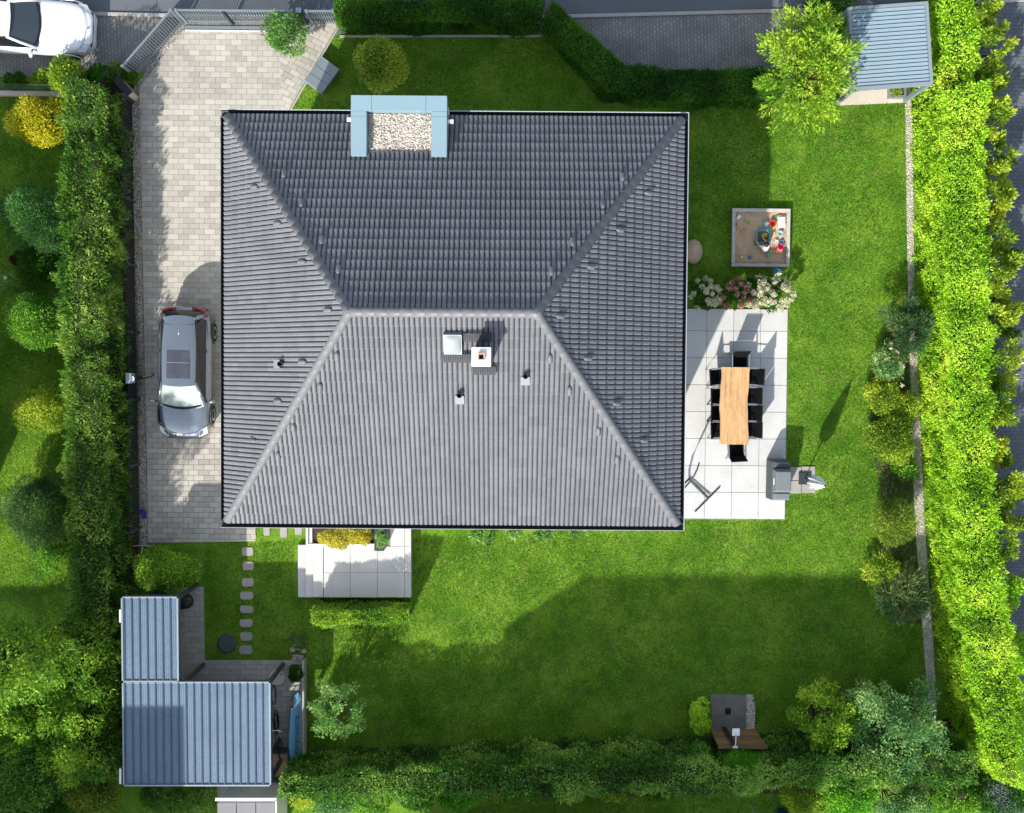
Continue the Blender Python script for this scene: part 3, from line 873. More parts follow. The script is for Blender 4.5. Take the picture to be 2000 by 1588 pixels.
for key, f in FACES.items():
    M4 = Matrix((f['u'], f['v'], f['n'])).transposed()
    rows = int(f['L'] / TC)
    part_v, part_f, part_var = [], [], []
    nt = round(f['U'] / TW); tw = f['U'] / nt
    for j in range(rows + 1):
        v0 = j * TC
        for i in range(nt):
            u0 = i * tw
            s0, s1 = max(0, v0 - 0.05) / f['L'], (v0 + TC) / f['L']
            iL, iR = f['inset']
            if u0 + tw < iL * s0 or u0 > f['U'] - iR * s0: continue
            org = f['o'] + f['u'] * u0 + f['v'] * v0
            cen = org + f['u'] * tw / 2 + f['v'] * TC * 0.5
            if key == 'N' and FX0 < cen.x < FX1 and cen.y > FY0 - 0.02: continue
            isfull = u0 >= iL * s1 and u0 + tw <= f['U'] - iR * s1 and j < rows
            if isfull:
                whole.append((org, M4, cen.z + random.random() * 0.01))
            else:
                o = len(part_v)
                part_v += [org + M4 @ Vector(p) for p in TV]
                part_f += [tuple(k + o for k in q) for q in TF]
    # trim the cut tiles along the hips
    bm = bmesh.new()
    bv = [bm.verts.new(p) for p in part_v]
    for k_, q in enumerate(part_f):
        bm.faces.new([bv[k] for k in q]).material_index = 1 if k_ % 20 >= 10 else 0
    for sgn in (0, 1):
        ea = f['o'] + f['u'] * (f['U'] if sgn else 0)
        rd = Vector(r1 if ea.x > 0 else r0)
        d = rd - ea; nn = Vector((d.y, -d.x, 0)).normalized()
        inside = f['o'] + f['u'] * f['U'] / 2
        if (inside - ea).dot(nn) > 0: nn = -nn
        bmesh.ops.bisect_plane(bm, geom=bm.verts[:] + bm.edges[:] + bm.faces[:], plane_co=ea, plane_no=nn, clear_outer=True)
    if key in 'NS':
        bmesh.ops.bisect_plane(bm, geom=bm.verts[:] + bm.edges[:] + bm.faces[:], plane_co=(0, RY, 0), plane_no=(0, 1 if key == 'S' else -1, 0), clear_outer=True)
    o = len(rest_v); bm.verts.index_update()
    rest_v += [v.co.copy() for v in bm.verts]; rest_f += [tuple(v.index + o for v in q.verts) for q in bm.faces]; rest_m += [q.material_index for q in bm.faces]
    rest_var += [0.5] * len(bm.verts); bm.free()
whole.sort(key=lambda t: -t[2])
for org, M4, _ in whole[:300]:
    ob = put('roof_tile', tme, house, org); ob.rotation_euler = M4.to_euler()
for org, M4, _ in whole[300:]:
    o = len(rest_v); r_ = random.random()
    rest_v += [org + M4 @ Vector(p) for p in TV]; rest_f += [tuple(k + o for k in q) for q in TF]; rest_var += [r_] * len(TV); rest_m += [0] * 10 + [1] * 10
mb = MB(); mb.v = rest_v; mb.f = rest_f
me = bpy.data.meshes.new('roof_tiles'); me.from_pydata([tuple(p) for p in rest_v], [], rest_f); me.update()
me.materials.append(MAT['roof_tile']); me.materials.append(MAT['tile_edge'])
me.polygons.foreach_set('material_index', np.array(rest_m, np.int32))
at = me.attributes.new('var', 'FLOAT', 'POINT'); at.data.foreach_set('value', np.array(rest_var, np.float32))
stuff(put('roof_tiles', me, house))
# ridge and hip caps
CL = 0.335
cv, cf = [], []
for k, (x, r) in enumerate(((0, 0.132), (CL + 0.03, 0.112))):
    for i in range(9):
        t = math.pi * i / 8
        cv.append((x, r * math.cos(t), r * math.sin(t) * 0.95))
cv += [(0, 0.11 * math.cos(math.pi * i / 8), 0.10 * math.sin(math.pi * i / 8)) for i in range(9)]
cf = [(i, i + 1, 10 + i, 9 + i) for i in range(8)] + [(18 + i, 18 + i + 1, i + 1, i) for i in range(8)]
cme = bpy.data.meshes.new('ridge_cap'); cme.from_pydata(cv, [], cf); cme.update(); cme.materials.append(MAT['roof_cap'])
for p in cme.polygons: p.use_smooth = True
def caps(a, b):
    a, b = Vector(a), Vector(b); d = b - a; n = int(d.length / CL)
    q = d.to_track_quat('X', 'Z').to_euler()
    for k in range(n + 1):
        put('ridge_cap', cme, house, a + d.normalized() * k * CL * (d.length / CL) / (n + 0.9), q)
UPZ = Vector((0, 0, 0.055))
caps(Vector(r0) + UPZ, Vector(r1) + UPZ)
for ev, rv in ((e0, r0), (e1, r1), (e2, r1), (e3, r0)):
    caps(Vector(ev) + UPZ, Vector(rv) + UPZ)
for rv in (r0, r1):
    MB().ball((rv[0], rv[1], rv[2] + 0.03), (0.16, 0.16, 0.13), 10, 5, 0).build('ridge_end_cap', MAT['roof_cap'], house, smooth=True)
# gutters
def gutter(a, b, n):
    a, b, n = Vector(a), Vector(b), Vector(n)
    pr = [(0.02, 0.0), (0.02, -0.10), (0.07, -0.14), (0.17, -0.14), (0.235, -0.09), (0.24, 0.0), (0.225, 0.0), (0.22, -0.08), (0.16, -0.12), (0.07, -0.12), (0.035, -0.09), (0.035, 0.0)]
    v = []
    for p in (a, b):
        for x, z in pr: v.append(p + n * (x * 0.85) + Vector((0, 0, z - 0.01)))
    k = len(pr)
    f = [(i, (i + 1) % k, (i + 1) % k + k, i + k) for i in range(k)] + [tuple(range(k)), tuple(range(2 * k - 1, k - 1, -1))]
    MB().add(v, f).build('gutter', MAT['gutter'], house)
gutter((-HW, -ED, ZE), (HW, -ED, ZE), (0, -1, 0)); 
gutter((-HW, ED, ZE), (FX0, ED, ZE), (0, 1, 0)); gutter((FX1, ED, ZE), (HW, ED, ZE), (0, 1, 0))
gutter((EW, -ED, ZE + 0.003), (EW, ED, ZE + 0.003), (1, 0, 0)); gutter((-EW, -ED, ZE + 0.003), (-EW, ED, ZE + 0.003), (-1, 0, 0))
fb = MB()
fb.box((0, HD + 0.008, ZE - 0.005), (2 * HW + 0.03, 0.022, 0.03)).box((HW + 0.008, 0, ZE - 0.005), (0.016, 2 * HD, 0.03))
fb.box((0, -HD - 0.006, ZE - 0.012), (2 * HW + 0.03, 0.010, 0.02))
fb.build('gutter_lip', MAT['fascia'], house)
c_ = ph(1051, 1028, ZE)
MB().cyl((c_.x, -HD + 0.06, ZE - 0.14), (c_.x, -HD + 0.06, ZE - 0.10), 0.045).cyl((c_.x, -HD + 0.06, 0), (c_.x, -HD + 0.06, ZE - 0.13), 0.04).build('downpipe', MAT['gutter'], house)
# vent hoods
hv = MB()
def hood(u, v):
    a = math.pi * u; y = 0.30 * v
    r = 0.085 * math.sqrt(max(0.0, 1 - (max(0, v - 0.45) / 0.55) ** 2)) if v > 0.45 else 0.085
    return (r * math.cos(a), y - 0.12, r * math.sin(a) * 1.0 + 0.03)
hv.grid(hood, 8, 8)
hv.add([(0.085 * math.cos(math.pi * i / 8), -0.115, 0.085 * math.sin(math.pi * i / 8) + 0.03) for i in range(9)], [tuple(range(9))])
hv.v = [(x * 0.85, y * 0.85, z * 0.85) for x, y, z in hv.v]
hme = hv.mesh('vent_hood', smooth=True); hme.materials.append(MAT['roof_tile'])
HOODS = {'N': [(556, 346), (590, 402), (629, 474), (662, 532), (1215, 352), (1177, 405), (1118, 478), (1077, 535)],
         'W': [(503, 366), (548, 437), (596, 512), (647, 606), (597, 707), (549, 783), (500, 860)],
         'E': [(1260, 378), (1205, 450), (1148, 522), (1088, 618), (1142, 700), (1198, 788), (1252, 860)],
         'S': [(659, 692), (626, 752), (574, 830), (544, 886), (1074, 697), (1112, 760), (1168, 838), (1205, 893)]}
for key, lst in HOODS.items():
    f = FACES[key]; M4 = Matrix((f['u'], f['v'], f['n'])).transposed()
    for p in lst:
        put('vent_hood', hme, house, on_roof(*p, f) + f['n'] * 0.085, M4.to_euler())
# vent pipes
for px, py, key in ((551, 711, 'W'), (898, 772, 'S'), (1026, 735, 'S')):
    f = FACES[key]; q = on_roof(px, py, f)
    vp = MB().lathe([(0.075, -0.15), (0.075, 0.34), (0.055, 0.34), (0.055, 0.05)], (q.x, q.y, q.z), 14).build('vent_pipe', MAT['anthracite'], house, smooth=False)
    M4 = Matrix((f['u'], f['v'], f['n'])).transposed()
    fl = MB().box((0, 0, 0), (0.24, 0.26, 0.02)); ob = fl.build('pipe_flashing', MAT['tile_edge'], vp); ob.location = q - f['v'] * 0.07 + f['n'] * 0.125; ob.rotation_euler = M4.to_euler()
# chimney
ZC = 10.5
c_ = ph(940, 697, ZC); s_ = 38 * mpp(ZC)
ch = MB().box((c_.x, c_.y, ZC - 0.9), (s_ * 0.86, s_ * 0.86, 1.7)).build('chimney', MAT['anthracite'], house)
MB().box((c_.x, c_.y, ZC - 0.03), (s_, s_, 0.06)).build('chimney_cap', MAT['white'], ch, bevel=0.012)
fl = MB()
for sx, sy, dx, dy in ((-0.075, 0, 0.03, 0.18), (0.075, 0, 0.03, 0.18), (0, -0.075, 0.12, 0.03), (0, 0.075, 0.12, 0.03)):
    fl.box((c_.x + sx, c_.y + sy, ZC + 0.05), (dx, dy, 0.10))
fl.build('flue', MAT['flue'], ch)
MB().box((c_.x, c_.y, ZC + 0.02), (0.118, 0.118, 0.03)).build('flue_opening', MAT['black'], ch)
fS = FACES['S']; MS = Matrix((fS['u'], fS['v'], fS['n'])).transposed()
def on_south(px, py, dims, name, m, lift=0.09, bevel=0.0, par=None):
    q = on_roof(px, py, fS)
    ob = MB().box((0, 0, 0), dims).build(name, m, par or house, bevel=bevel)
    ob.location = q + fS['n'] * lift; ob.rotation_euler = MS.to_euler(); return ob
# roof hatch with a domed pane
hk = on_south(885, 664, (0.47, 0.58, 0.16), 'roof_hatch', MAT['greysteel'], 0.17)
dm = MB().grid(lambda u, v: ((u - 0.5) * 0.46, (v - 0.5) * 0.57, 0.075 + 0.07 * (16 * u * (1 - u) * v * (1 - v)) ** 0.5), 8, 8)
dm.build('hatch_pane', MAT['dome'], hk, smooth=True)
# walkway gratings for the chimney sweep
for px, py, w in ((934, 652, 0.72), (893, 692, 0.72), (946, 716, 0.60)):
    gr = on_south(px, py, (w, 0.02, 0.02), 'roof_step', MAT['grating'], 0.21)
    g2 = MB()
    for k in range(9): g2.box((0, -0.12 + k * 0.03, 0), (w, 0.014, 0.02))
    for k in range(int(w / 0.06) + 1): g2.box((-w / 2 + k * w / int(w / 0.06), 0, 0.004), (0.014, 0.26, 0.02))
    g2.box((-w / 2, 0, -0.06), (0.02, 0.2, 0.10)).box((w / 2, 0, -0.06), (0.02, 0.2, 0.10))
    g2.build('step_grating', MAT['grating'], gr)
# porch bay: pale blue capped parapet round a gravelled flat roof
bay = MB()
bay.box(((FX0 + FX1) / 2, (FY1 + HD - wi) / 2 - 0.02, (ZF - 0.5) / 2), (FX1 - FX0 - 0.06, FY1 - (HD - wi) - 0.10, ZF - 0.5))
bay = bay.build('porch_bay', MAT['render_wall'], house)
def capslab(x0, x1, y0, y1, nm='parapet_cap'):
    MB().box(((x0 + x1) / 2, (y0 + y1) / 2, ZF - 0.25), (x1 - x0 - 0.006, y1 - y0 - 0.006, 0.5)).build(nm, MAT['paleblue'], bay, bevel=0.006)
xa, xb = ph(726, 200, ZF).x, ph(832, 200, ZF).x
ym = ph(780, 227, ZF).y
capslab(FX0, xa, IY1, FY1); capslab(xa, xb, IY1, FY1); capslab(xb, FX1, IY1, FY1)
capslab(FX0, IX0, ym, IY1); capslab(IX1, FX1, ym, IY1)
capslab(FX0, IX0, FY0, ym); capslab(IX1, FX1, FY0, ym)
MB().box(((IX0 + IX1) / 2, (IY0 + IY1) / 2 - 0.15, ZF - 0.42), (IX1 - IX0, IY1 - IY0 + 0.3, 0.2)).build('flat_roof', MAT['gravel_white'], bay)
bp_ = pebbles('bay_pebbles', None, 3500, 0.028, MAT['pebble_white'], ZF - 0.31, 9, None, 0.03, poly=[(IX0 + 0.02, IY0 - 0.05), (IX1 - 0.02, IY0 - 0.05), (IX1 - 0.02, IY1 - 0.02), (IX0 + 0.02, IY1 - 0.02)])
bp_.parent = bay
for px, py in ((683, 233), (880, 237)):
    q = ph(px, py, ZF - 0.15)
    MB().box((q.x, q.y, ZF - 0.2), (0.16, 0.10, 0.08)).build('rain_spout', MAT['white'], bay)
# windows and doors on the walls (seen only from the side)
def window(x, y, z, w, h, axis, nm='window'):
    s = 1 if (y if axis == 'y' else x) > 0 else -1
    d = (w, 0.06, h) if axis == 'y' else (0.06, w, h)
    n = Vector((0, s, 0)) if axis == 'y' else Vector((s, 0, 0))
    wn_ = MB().box(Vector((x, y, z)) + n * 0.03, d).build(nm, MAT['anthracite'], house)
    d2 = (w - 0.14, 0.02, h - 0.14) if axis == 'y' else (0.02, w - 0.14, h - 0.14)
    MB().box(Vector((x, y, z)) + n * 0.065, d2).build('pane', MAT['glass'], wn_)
for zc in (1.5, 4.4):
    for xx in (-4.2, -1.4, 1.6, 4.2):
        window(xx, -(HD - wi), zc, 1.4, 1.4 if zc > 2 else 2.0, 'y')
    for yy in (-3.6, 0.2, 3.2):
        window(HW - wi, yy, zc, 1.5, 1.4 if zc > 2 else 2.1, 'x'); window(-(HW - wi), yy, zc, 1.1, 1.2, 'x')
    window(3.6, HD - wi, zc, 1.2, 1.2, 'y')

# ------------------------------------------------------------------ cars
def patch(c00, c10, c11, c01, bu=0.0, bn=0.0, bv=0.0, n=8):
    """curved sheet between four corners: bu bulges the u edges forward, bn bulges outward"""
    c00, c10, c11, c01 = map(Vector, (c00, c10, c11, c01))
    nrm = (c10 - c00).cross(c01 - c00).normalized(); dv = (c01 - c00).normalized(); du = (c10 - c00).normalized()
    def fn(u, v):
        p = (c00 * (1 - u) + c10 * u) * (1 - v) + (c01 * (1 - u) + c11 * u) * v
        return p + dv * bu * 4 * u * (1 - u) * (1 - v * 0.6) + nrm * bn * 4 * u * (1 - u) * (0.35 + 0.65 * 4 * v * (1 - v)) + du * bv * 4 * v * (1 - v)
    return MB().grid(fn, n, n)

def make_car(name, label, loc, rz, paint, Lc, Wc, hr, xwb, xwt, xrt, xrb, hatch=True, sunroof=False):
    t = thing(name, label, 'car', loc, rz)
    hw = Wc / 2
    xs = [-.5, -.49, -.46, -.40, -.28, -.1, .1, .25, .36, .43, .475, .492, .5]
    wf = [.50, .70, .84, .94, .99, 1, 1, .985, .95, .87, .73, .60, .42]
    zt = [.78, .92, 1.00, 1.02, .99, .97, .95, .93, .87, .80, .73, .68, .60] if hatch else [.70, .86, .93, .96, .96, .95, .94, .92, .86, .79, .72, .67, .58]
    ring = [(0, 0), (.35, -.004), (.68, -.02), (.86, -.055), (.955, -.13), (1.0, -.30), (.985, -.50)]
    b = MB(); v = []; k = None
    for x, w, z in zip(xs, wf, zt):
        pts = [(y * hw * w, z + dz) for y, dz in ring] + [(.93 * hw * w, .22), (.0, .20)]
        row = [(x * Lc, y, zz) for y, zz in pts] + [(x * Lc, -y, zz) for y, zz in pts[-2:0:-1]]
        k = len(row); v += row
    f = []
    for i in range(len(xs) - 1):
        for j in range(k):
            f.append((i * k + j, i * k + (j + 1) % k, (i + 1) * k + (j + 1) % k, (i + 1) * k + j))
    f += [tuple(range(k)), tuple(range((len(xs) - 1) * k + k - 1, (len(xs) - 1) * k - 1, -1))]
    body = b.add(v, f).build('body', paint, t, smooth=True)
    sd = body.modifiers.new('sub', 'SUBSURF'); sd.levels = sd.render_levels = 1
    X = lambda q: q * Lc
    zb, zr = 0.93, hr
    rb, rw = hw * 0.86, hw * 0.62           # half width at belt and at roof
    wbz = 0.945
    A0, A1 = (X(xwb), rb, wbz), (X(xwt), rw, zr - 0.055)
    C1, C0 = (X(xrt), rw * 0.90, zr - 0.06), (X(xrb), rb * 0.86, 1.00 if hatch else 0.97)
    m = lambda p: (p[0], -p[1], p[2])
    ws = patch(m(A0), A0, A1, m(A1), -0.20, 0.03).build('windscreen', MAT['glass_glare' if sunroof else 'glass'], t, smooth=True)
    rg = patch(C0, m(C0), m(C1), C1, -0.10, 0.02).build('rear_window', MAT['glass_dark'], t, smooth=True)
    # roof
    rf = MB().grid(lambda u, v: (X(xrt) - 0.05 + (X(xwt) - X(xrt) + 0.09 + 0.05) * v + 0.06 * 4 * u * (1 - u) * (v * 2 - 1), (u - 0.5) * 2 * rw * (0.90 + 0.10 * min(1, v * 2.2) + 0.02 * math.sin(math.pi * v)), zr - 0.055 + 0.055 * (1 - (2 * u - 1) ** 4) + 0.03 * math.sin(math.pi * v)), 12, 10)
    rf = rf.build('roof', paint, t, smooth=True)
    for s in (1, -1):
        q = lambda p: (p[0], p[1] * s, p[2])
        sg = patch(q((X(xrb) + 0.25, rb * 0.99, 0.96)), q((X(xwb) - 0.10, rb * 1.02, wbz - 0.01)), q((X(xwt) - 0.0, rw * 1.02, zr - 0.07)), q((X(xrt) + 0.15, rw * 0.95, zr - 0.075)), 0, 0.03 * s).build('side_window', MAT['glass_dark'], t, smooth=True)
        xm = (xwt + xrt) / 2
        MB().bar(q((X(xm), rb * 1.02, 0.95)), q((X(xm), rw * 1.035, zr - 0.07)), 0.10, 0.03).build('pillar', MAT['dark'], sg)
        MB().tube([q(A0), q((A0[0] * 0.5 + A1[0] * 0.5, (A0[1] + A1[1]) / 2 + 0.015, (A0[2] + A1[2]) / 2 + 0.02)), q(A1)], [0.05, 0.045, 0.045], 6).build('front_pillar', paint, t, smooth=True)
        MB().tube([q((C0[0] + 0.12, C0[1] * 1.04, C0[2] - 0.02)), q(C1)], [0.10, 0.05], 6).build('rear_pillar', paint, t, smooth=True)
        MB().tube([q((X(xwt), rw * 1.03, zr - 0.05)), q((X((xwt + xrt) / 2), rw * 1.05, zr - 0.03)), q((X(xrt), rw * 1.0, zr - 0.05))], 0.022, 6).build('roof_rail', MAT['dark'], rf)
        # mirrors
        mr = MB().ball((X(xwb) - 0.16, s * (hw + 0.10), 1.0), (0.075, 0.12, 0.07), 10, 6).build('mirror', paint, t, smooth=True)
        MB().bar((X(xwb) - 0.13, s * (hw * 0.90), 0.96), (X(xwb) - 0.15, s * (hw + 0.06), 0.97), 0.05, 0.04).build('mirror_arm', MAT['dark'], mr)
        # lamps
        patch((X(.437), s * hw * .58, .775), (X(.40), s * hw * .90, .79), (X(.455), s * hw * .86, .66), (X(.487), s * hw * .56, .66), 0, 0.03 * s, n=5).build('headlight', MAT['lamp_lens'], t, smooth=True)
        MB().tube([(X(-.484), s * hw * .30, .93), (X(-.478), s * hw * .55, .945), (X(-.462), s * hw * .76, .94), (X(-.425), s * hw * .895, .90)], [0.03, 0.042, 0.05, 0.035], 8).build('tail_light', MAT['red_lens'], t, smooth=True)
        for fx in (-.31, .315):
            r = 0.325
            wh = MB().lathe([(0.20, -0.11), (r - .02, -0.115), (r, -0.09), (r, 0.09), (r - .02, 0.115), (0.20, 0.11)], n=20).build('wheel', MAT['tyre'], t, smooth=True)
            wh.location = (X(fx), s * (hw - 0.115), r); wh.rotation_euler = (R(90), 0, 0)
            MB().lathe([(0.19, -0.09), (0.21, -0.118), (0.06, -0.10), (0.05, 0.10), (0.21, 0.118), (0.19, 0.09)], n=10).build('rim', MAT['steel'], wh)
            arch = MB().tube([(X(fx) + 0.385 * math.cos(a_), s * (hw - 0.005), r + 0.385 * math.sin(a_)) for a_ in [math.pi * q_ / 10 for q_ in range(11)]], 0.028, 5).build('wheel_arch', MAT['paint_dark'] if hatch else paint, t, smooth=True)
    # cowl with wipers, grille, plate, badge, aerial
    MB().tube([(X(xwb) - 0.10 + 0.20 * (1 - (y / rb) ** 2), y, wbz + 0.005) for y in np.linspace(-rb, rb, 9)], 0.035, 6).build('wiper_cowl', MAT['black'], t)
    MB().tube([(X(.490) - 0.10 * (y / hw) ** 2, y, 0.56) for y in np.linspace(-hw * .62, hw * .62, 7)], 0.05, 6).build('grille', MAT['black'], t)
    MB().tube([(X(.462) - 0.34 * (y / hw) ** 2, y, 0.775 - 0.04 * (y / hw) ** 2) for y in np.linspace(-hw * .80, hw * .80, 9)], 0.006, 5).build('bonnet_seam', MAT['dark'], body)
    MB().lathe([(0.035, 0), (0.03, 0.012)], (X(.472), 0, 0.735), 12).build('badge', MAT['steel'], body)
    MB().ball((X(xrt) + 0.45, 0, zr + 0.0), (0.10, 0.025, 0.05), 8, 5, 0).build('aerial_fin', MAT['steel'] if hatch else paint, rf, smooth=True)
    if sunroof:
        MB().grid(lambda u, v: (X(-.168) + X(.21) * v, (u - 0.5) * 0.76, zr + 0.012 + 0.012 * (1 - (2 * u - 1) ** 4) + 0.018 * math.sin(math.pi * (0.2 + v * 0.6))), 8, 8).build('sunroof', MAT['sunroof'], rf, smooth=True)
        MB().bar((X(-.075), -0.37, zr + 0.040), (X(-.075), 0.37, zr + 0.040), 0.02, 0.008).build('sunroof_seam', MAT['greysteel'], rf)
        MB().tube([(X(xrt) + 0.18 + 0.03 * (1 - (y / .5) ** 2), y, zr - 0.012 + 0.02 * (1 - (y / .5) ** 4)) for y in np.linspace(-.52, .52, 9)], 0.006, 5).build('spoiler_seam', MAT['dark'], rf)
    MB().tube([(X(-.485) + 0.10 * (y / hw) ** 2, y, 0.60) for y in np.linspace(-hw * .8, hw * .8, 9)], 0.06, 6).build('rear_bumper', MAT['paint_dark'] if hatch else paint, t, smooth=True)
    return t
c_ = P(373, 728)
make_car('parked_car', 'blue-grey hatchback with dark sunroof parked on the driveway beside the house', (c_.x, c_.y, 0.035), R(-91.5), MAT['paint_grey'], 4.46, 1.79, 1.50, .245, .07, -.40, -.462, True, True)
c_ = P(62, 62)
make_car('parked_car', 'white saloon car parked on the street corner outside the fence', (c_.x, c_.y, 0.02), R(-2.6), MAT['paint_white'], 4.62, 1.82, 1.43, .126, -.055, -.27, -.42, False, False)

# ------------------------------------------------------------------ street fence and gate
def pickets(name, label, cat, a_px, b_px, h, n, z0=0.05, lean=0.0):
    a, b = P(*a_px), P(*b_px)
    t = thing(name, label, cat, (a.x, a.y, 0.0))
    d = b - a; L = d.length; ang = math.atan2(d.y, d.x)
    me = MB().box((0, 0, (h + z0) / 2), (0.024, 0.034, h - z0)).mesh('picket'); me.materials.append(MAT['fence_grey'])
    for k in range(n):
        p = d * ((k + 0.5) / n)
        put('picket', me, t, (p.x, p.y, 0), (0, 0, ang))
    for z, w in ((h, 0.055), (z0 + 0.12, 0.045)):
        MB().bar((0, 0, z), (d.x, d.y, z), w, 0.045).build('rail', MAT['fence_grey'], t)
    for p in (Vector((0, 0, 0)), d):
        MB().box((p.x, p.y, (h + 0.05) / 2), (0.085, 0.085, h + 0.05), ang).build('post', MAT['fence_grey'], t)
    return t
pickets('picket_fence', 'slanting steel picket fence above the white pebbles by the street corner', 'fence', (357, 45), (266, 150), 1.40, 26)
gate = pickets('sliding_gate', 'long grey steel sliding gate across the driveway', 'gate', (366, 44), (585, 46), 1.38, 42, 0.08)
q = P(455, 48)
MB().box((q.x, q.y, 0.7), (0.07, 0.09, 1.4)).build('guide_post', MAT['anthracite'], gate, world=True)
pickets('picket_fence', 'short steel picket fence between the gate and the clipped hedge', 'fence', (612, 46), (662, 46), 1.38, 11)
gp = thing('gate_post', 'dark square gate post behind the leafy round shrub', 'post', P(598, 46))
MB().box((0, 0, 0.72), (0.14, 0.14, 1.44)).build('shaft', MAT['anthracite'], gp, bevel=0.008)
MB().box((0, 0, 1.46), (0.17, 0.17, 0.04)).build('cap', MAT['fence_grey'], gp, bevel=0.008)
# stub wall at the lower end of the slanting fence
a, b = P(244, 166), P(268, 194)
sw = thing('garden_wall', 'short cream rendered wall with dark coping at the fence end', 'wall', (a.x, a.y, 0))
MB().bar((0, 0, 0.42), (b.x - a.x, b.y - a.y, 0.42), 0.18, 0.84).build('wall_body', MAT['cream'], sw)
MB().bar((-0.03, 0.03, 0.87), (b.x - a.x + 0.03, b.y - a.y - 0.03, 0.87), 0.26, 0.06).build('coping', MAT['dark'], sw)
# neighbour's wire fence on a low kerb wall (top left)
a, b = P(-60, 183), P(126, 186)
nk = thing('kerb_wall', 'low beige concrete kerb wall edging the left lawn', 'wall', (a.x, a.y, 0))
MB().bar((0, 0, 0.09), (b.x - a.x, b.y - a.y, 0.09), 0.17, 0.22).build('wall_body', MAT['concrete'], nk, bevel=0.01)
a, b = P(-60, 176), P(128, 180)
wf_ = thing('wire_fence', 'thin green wire fence above the beige kerb wall at top left', 'fence', (a.x, a.y, 0))
wm = MB(); d = b - a
for k in range(34): 
    p = d * (k / 33); wm.box((p.x, p.y, 0.55), (0.006, 0.006, 1.0))
for k in range(9): wm.bar((0, 0, 0.1 + k * 0.115), (d.x, d.y, 0.1 + k * 0.115), 0.006, 0.006)
stuff(wm.build('wire_mesh', MAT['hose'], wf_))
for k in range(3): MB().cyl((d.x * k / 2, d.y * k / 2, 0), (d.x * k / 2, d.y * k / 2, 1.1), 0.022).build('post', MAT['hose'], wf_)
# mesh fence between hedge and driveway
line = [(259, 200), (260, 268), (262, 395), (265, 520), (271, 650), (272, 780), (273, 905), (274, 1030)]
a = P(*line[0])
mf = thing('mesh_fence', 'dark steel mesh fence along the hedge beside the driveway', 'fence', (a.x, a.y, 0))
wm = MB()
for (x0, y0), (x1, y1) in zip(line[:-1], line[1:]):
    p, q = P(x0, y0) - a, P(x1, y1) - a
    for k in range(7): wm.bar((p.x, p.y, 0.08 + k * 0.17), (q.x, q.y, 0.08 + k * 0.17), 0.01, 0.008)
    for k in range(24):
        w = p + (q - p) * (k / 24); wm.box((w.x, w.y, 0.6), (0.006, 0.006, 1.1))
stuff(wm.build('wire_mesh', MAT['anthracite'], mf))
for x, y in line:
    p = P(x, y) - a
    MB().box((p.x + 0.035, p.y, 0.6), (0.05, 0.07, 1.2)).box((p.x + 0.06, p.y, 1.05), (0.12, 0.10, 0.06)).build('post', MAT['anthracite'], mf)
# car charger on a post
q = P(276, 738)
wbx = thing('wall_box', 'pale grey car charging box on a post beside the gravel strip', 'charger', (q.x, q.y, 0))
MB().box((0, 0, 0.6), (0.10, 0.10, 1.2)).build('post', MAT['anthracite'], wbx)
MB().box((0, 0, 1.15), (0.20, 0.34, 0.42)).build('case', MAT['shed_trim'], wbx, bevel=0.02)
MB().lathe([(0.09, 0), (0.085, 0.03)], n=16).build('socket', MAT['white'], wbx).location = (0.10, -0.02, 1.28)
cb = thing('charging_cable', 'black charging cable hanging from the grey charging box', 'cable', (q.x, q.y, 0))
MB().tube([(0.12, -0.02, 1.25), (0.25, -0.02, 1.15), (0.33, 0.0, 0.7), (0.36, 0.04, 0.06), (0.42, 0.12, 0.05), (0.46, 0.05, 0.05)], 0.018, 7).build('lead', MAT['black'], cb, smooth=True)
# grey storage box beside the path
q = P(632, 153); sbx = thing('storage_box', 'low grey metal-lidded box on the lawn beside the front path', 'box', (q.x, q.y, 0), R(-36))
MB().box((0, 0, 0.22), (0.66, 0.92, 0.42)).build('case', MAT['greysteel'], sbx, bevel=0.01)
for k in range(3): MB().box((0, -0.32 + k * 0.32, 0.45 - k * 0.012), (0.74, 0.312, 0.03)).build('lid_panel', MAT['greysteel'], sbx, bevel=0.004)
for s in (-1, 1): MB().box((0.0, s * 0.49, 0.42), (0.76, 0.03, 0.06)).build('edge_strip', MAT['shed_trim'], sbx)

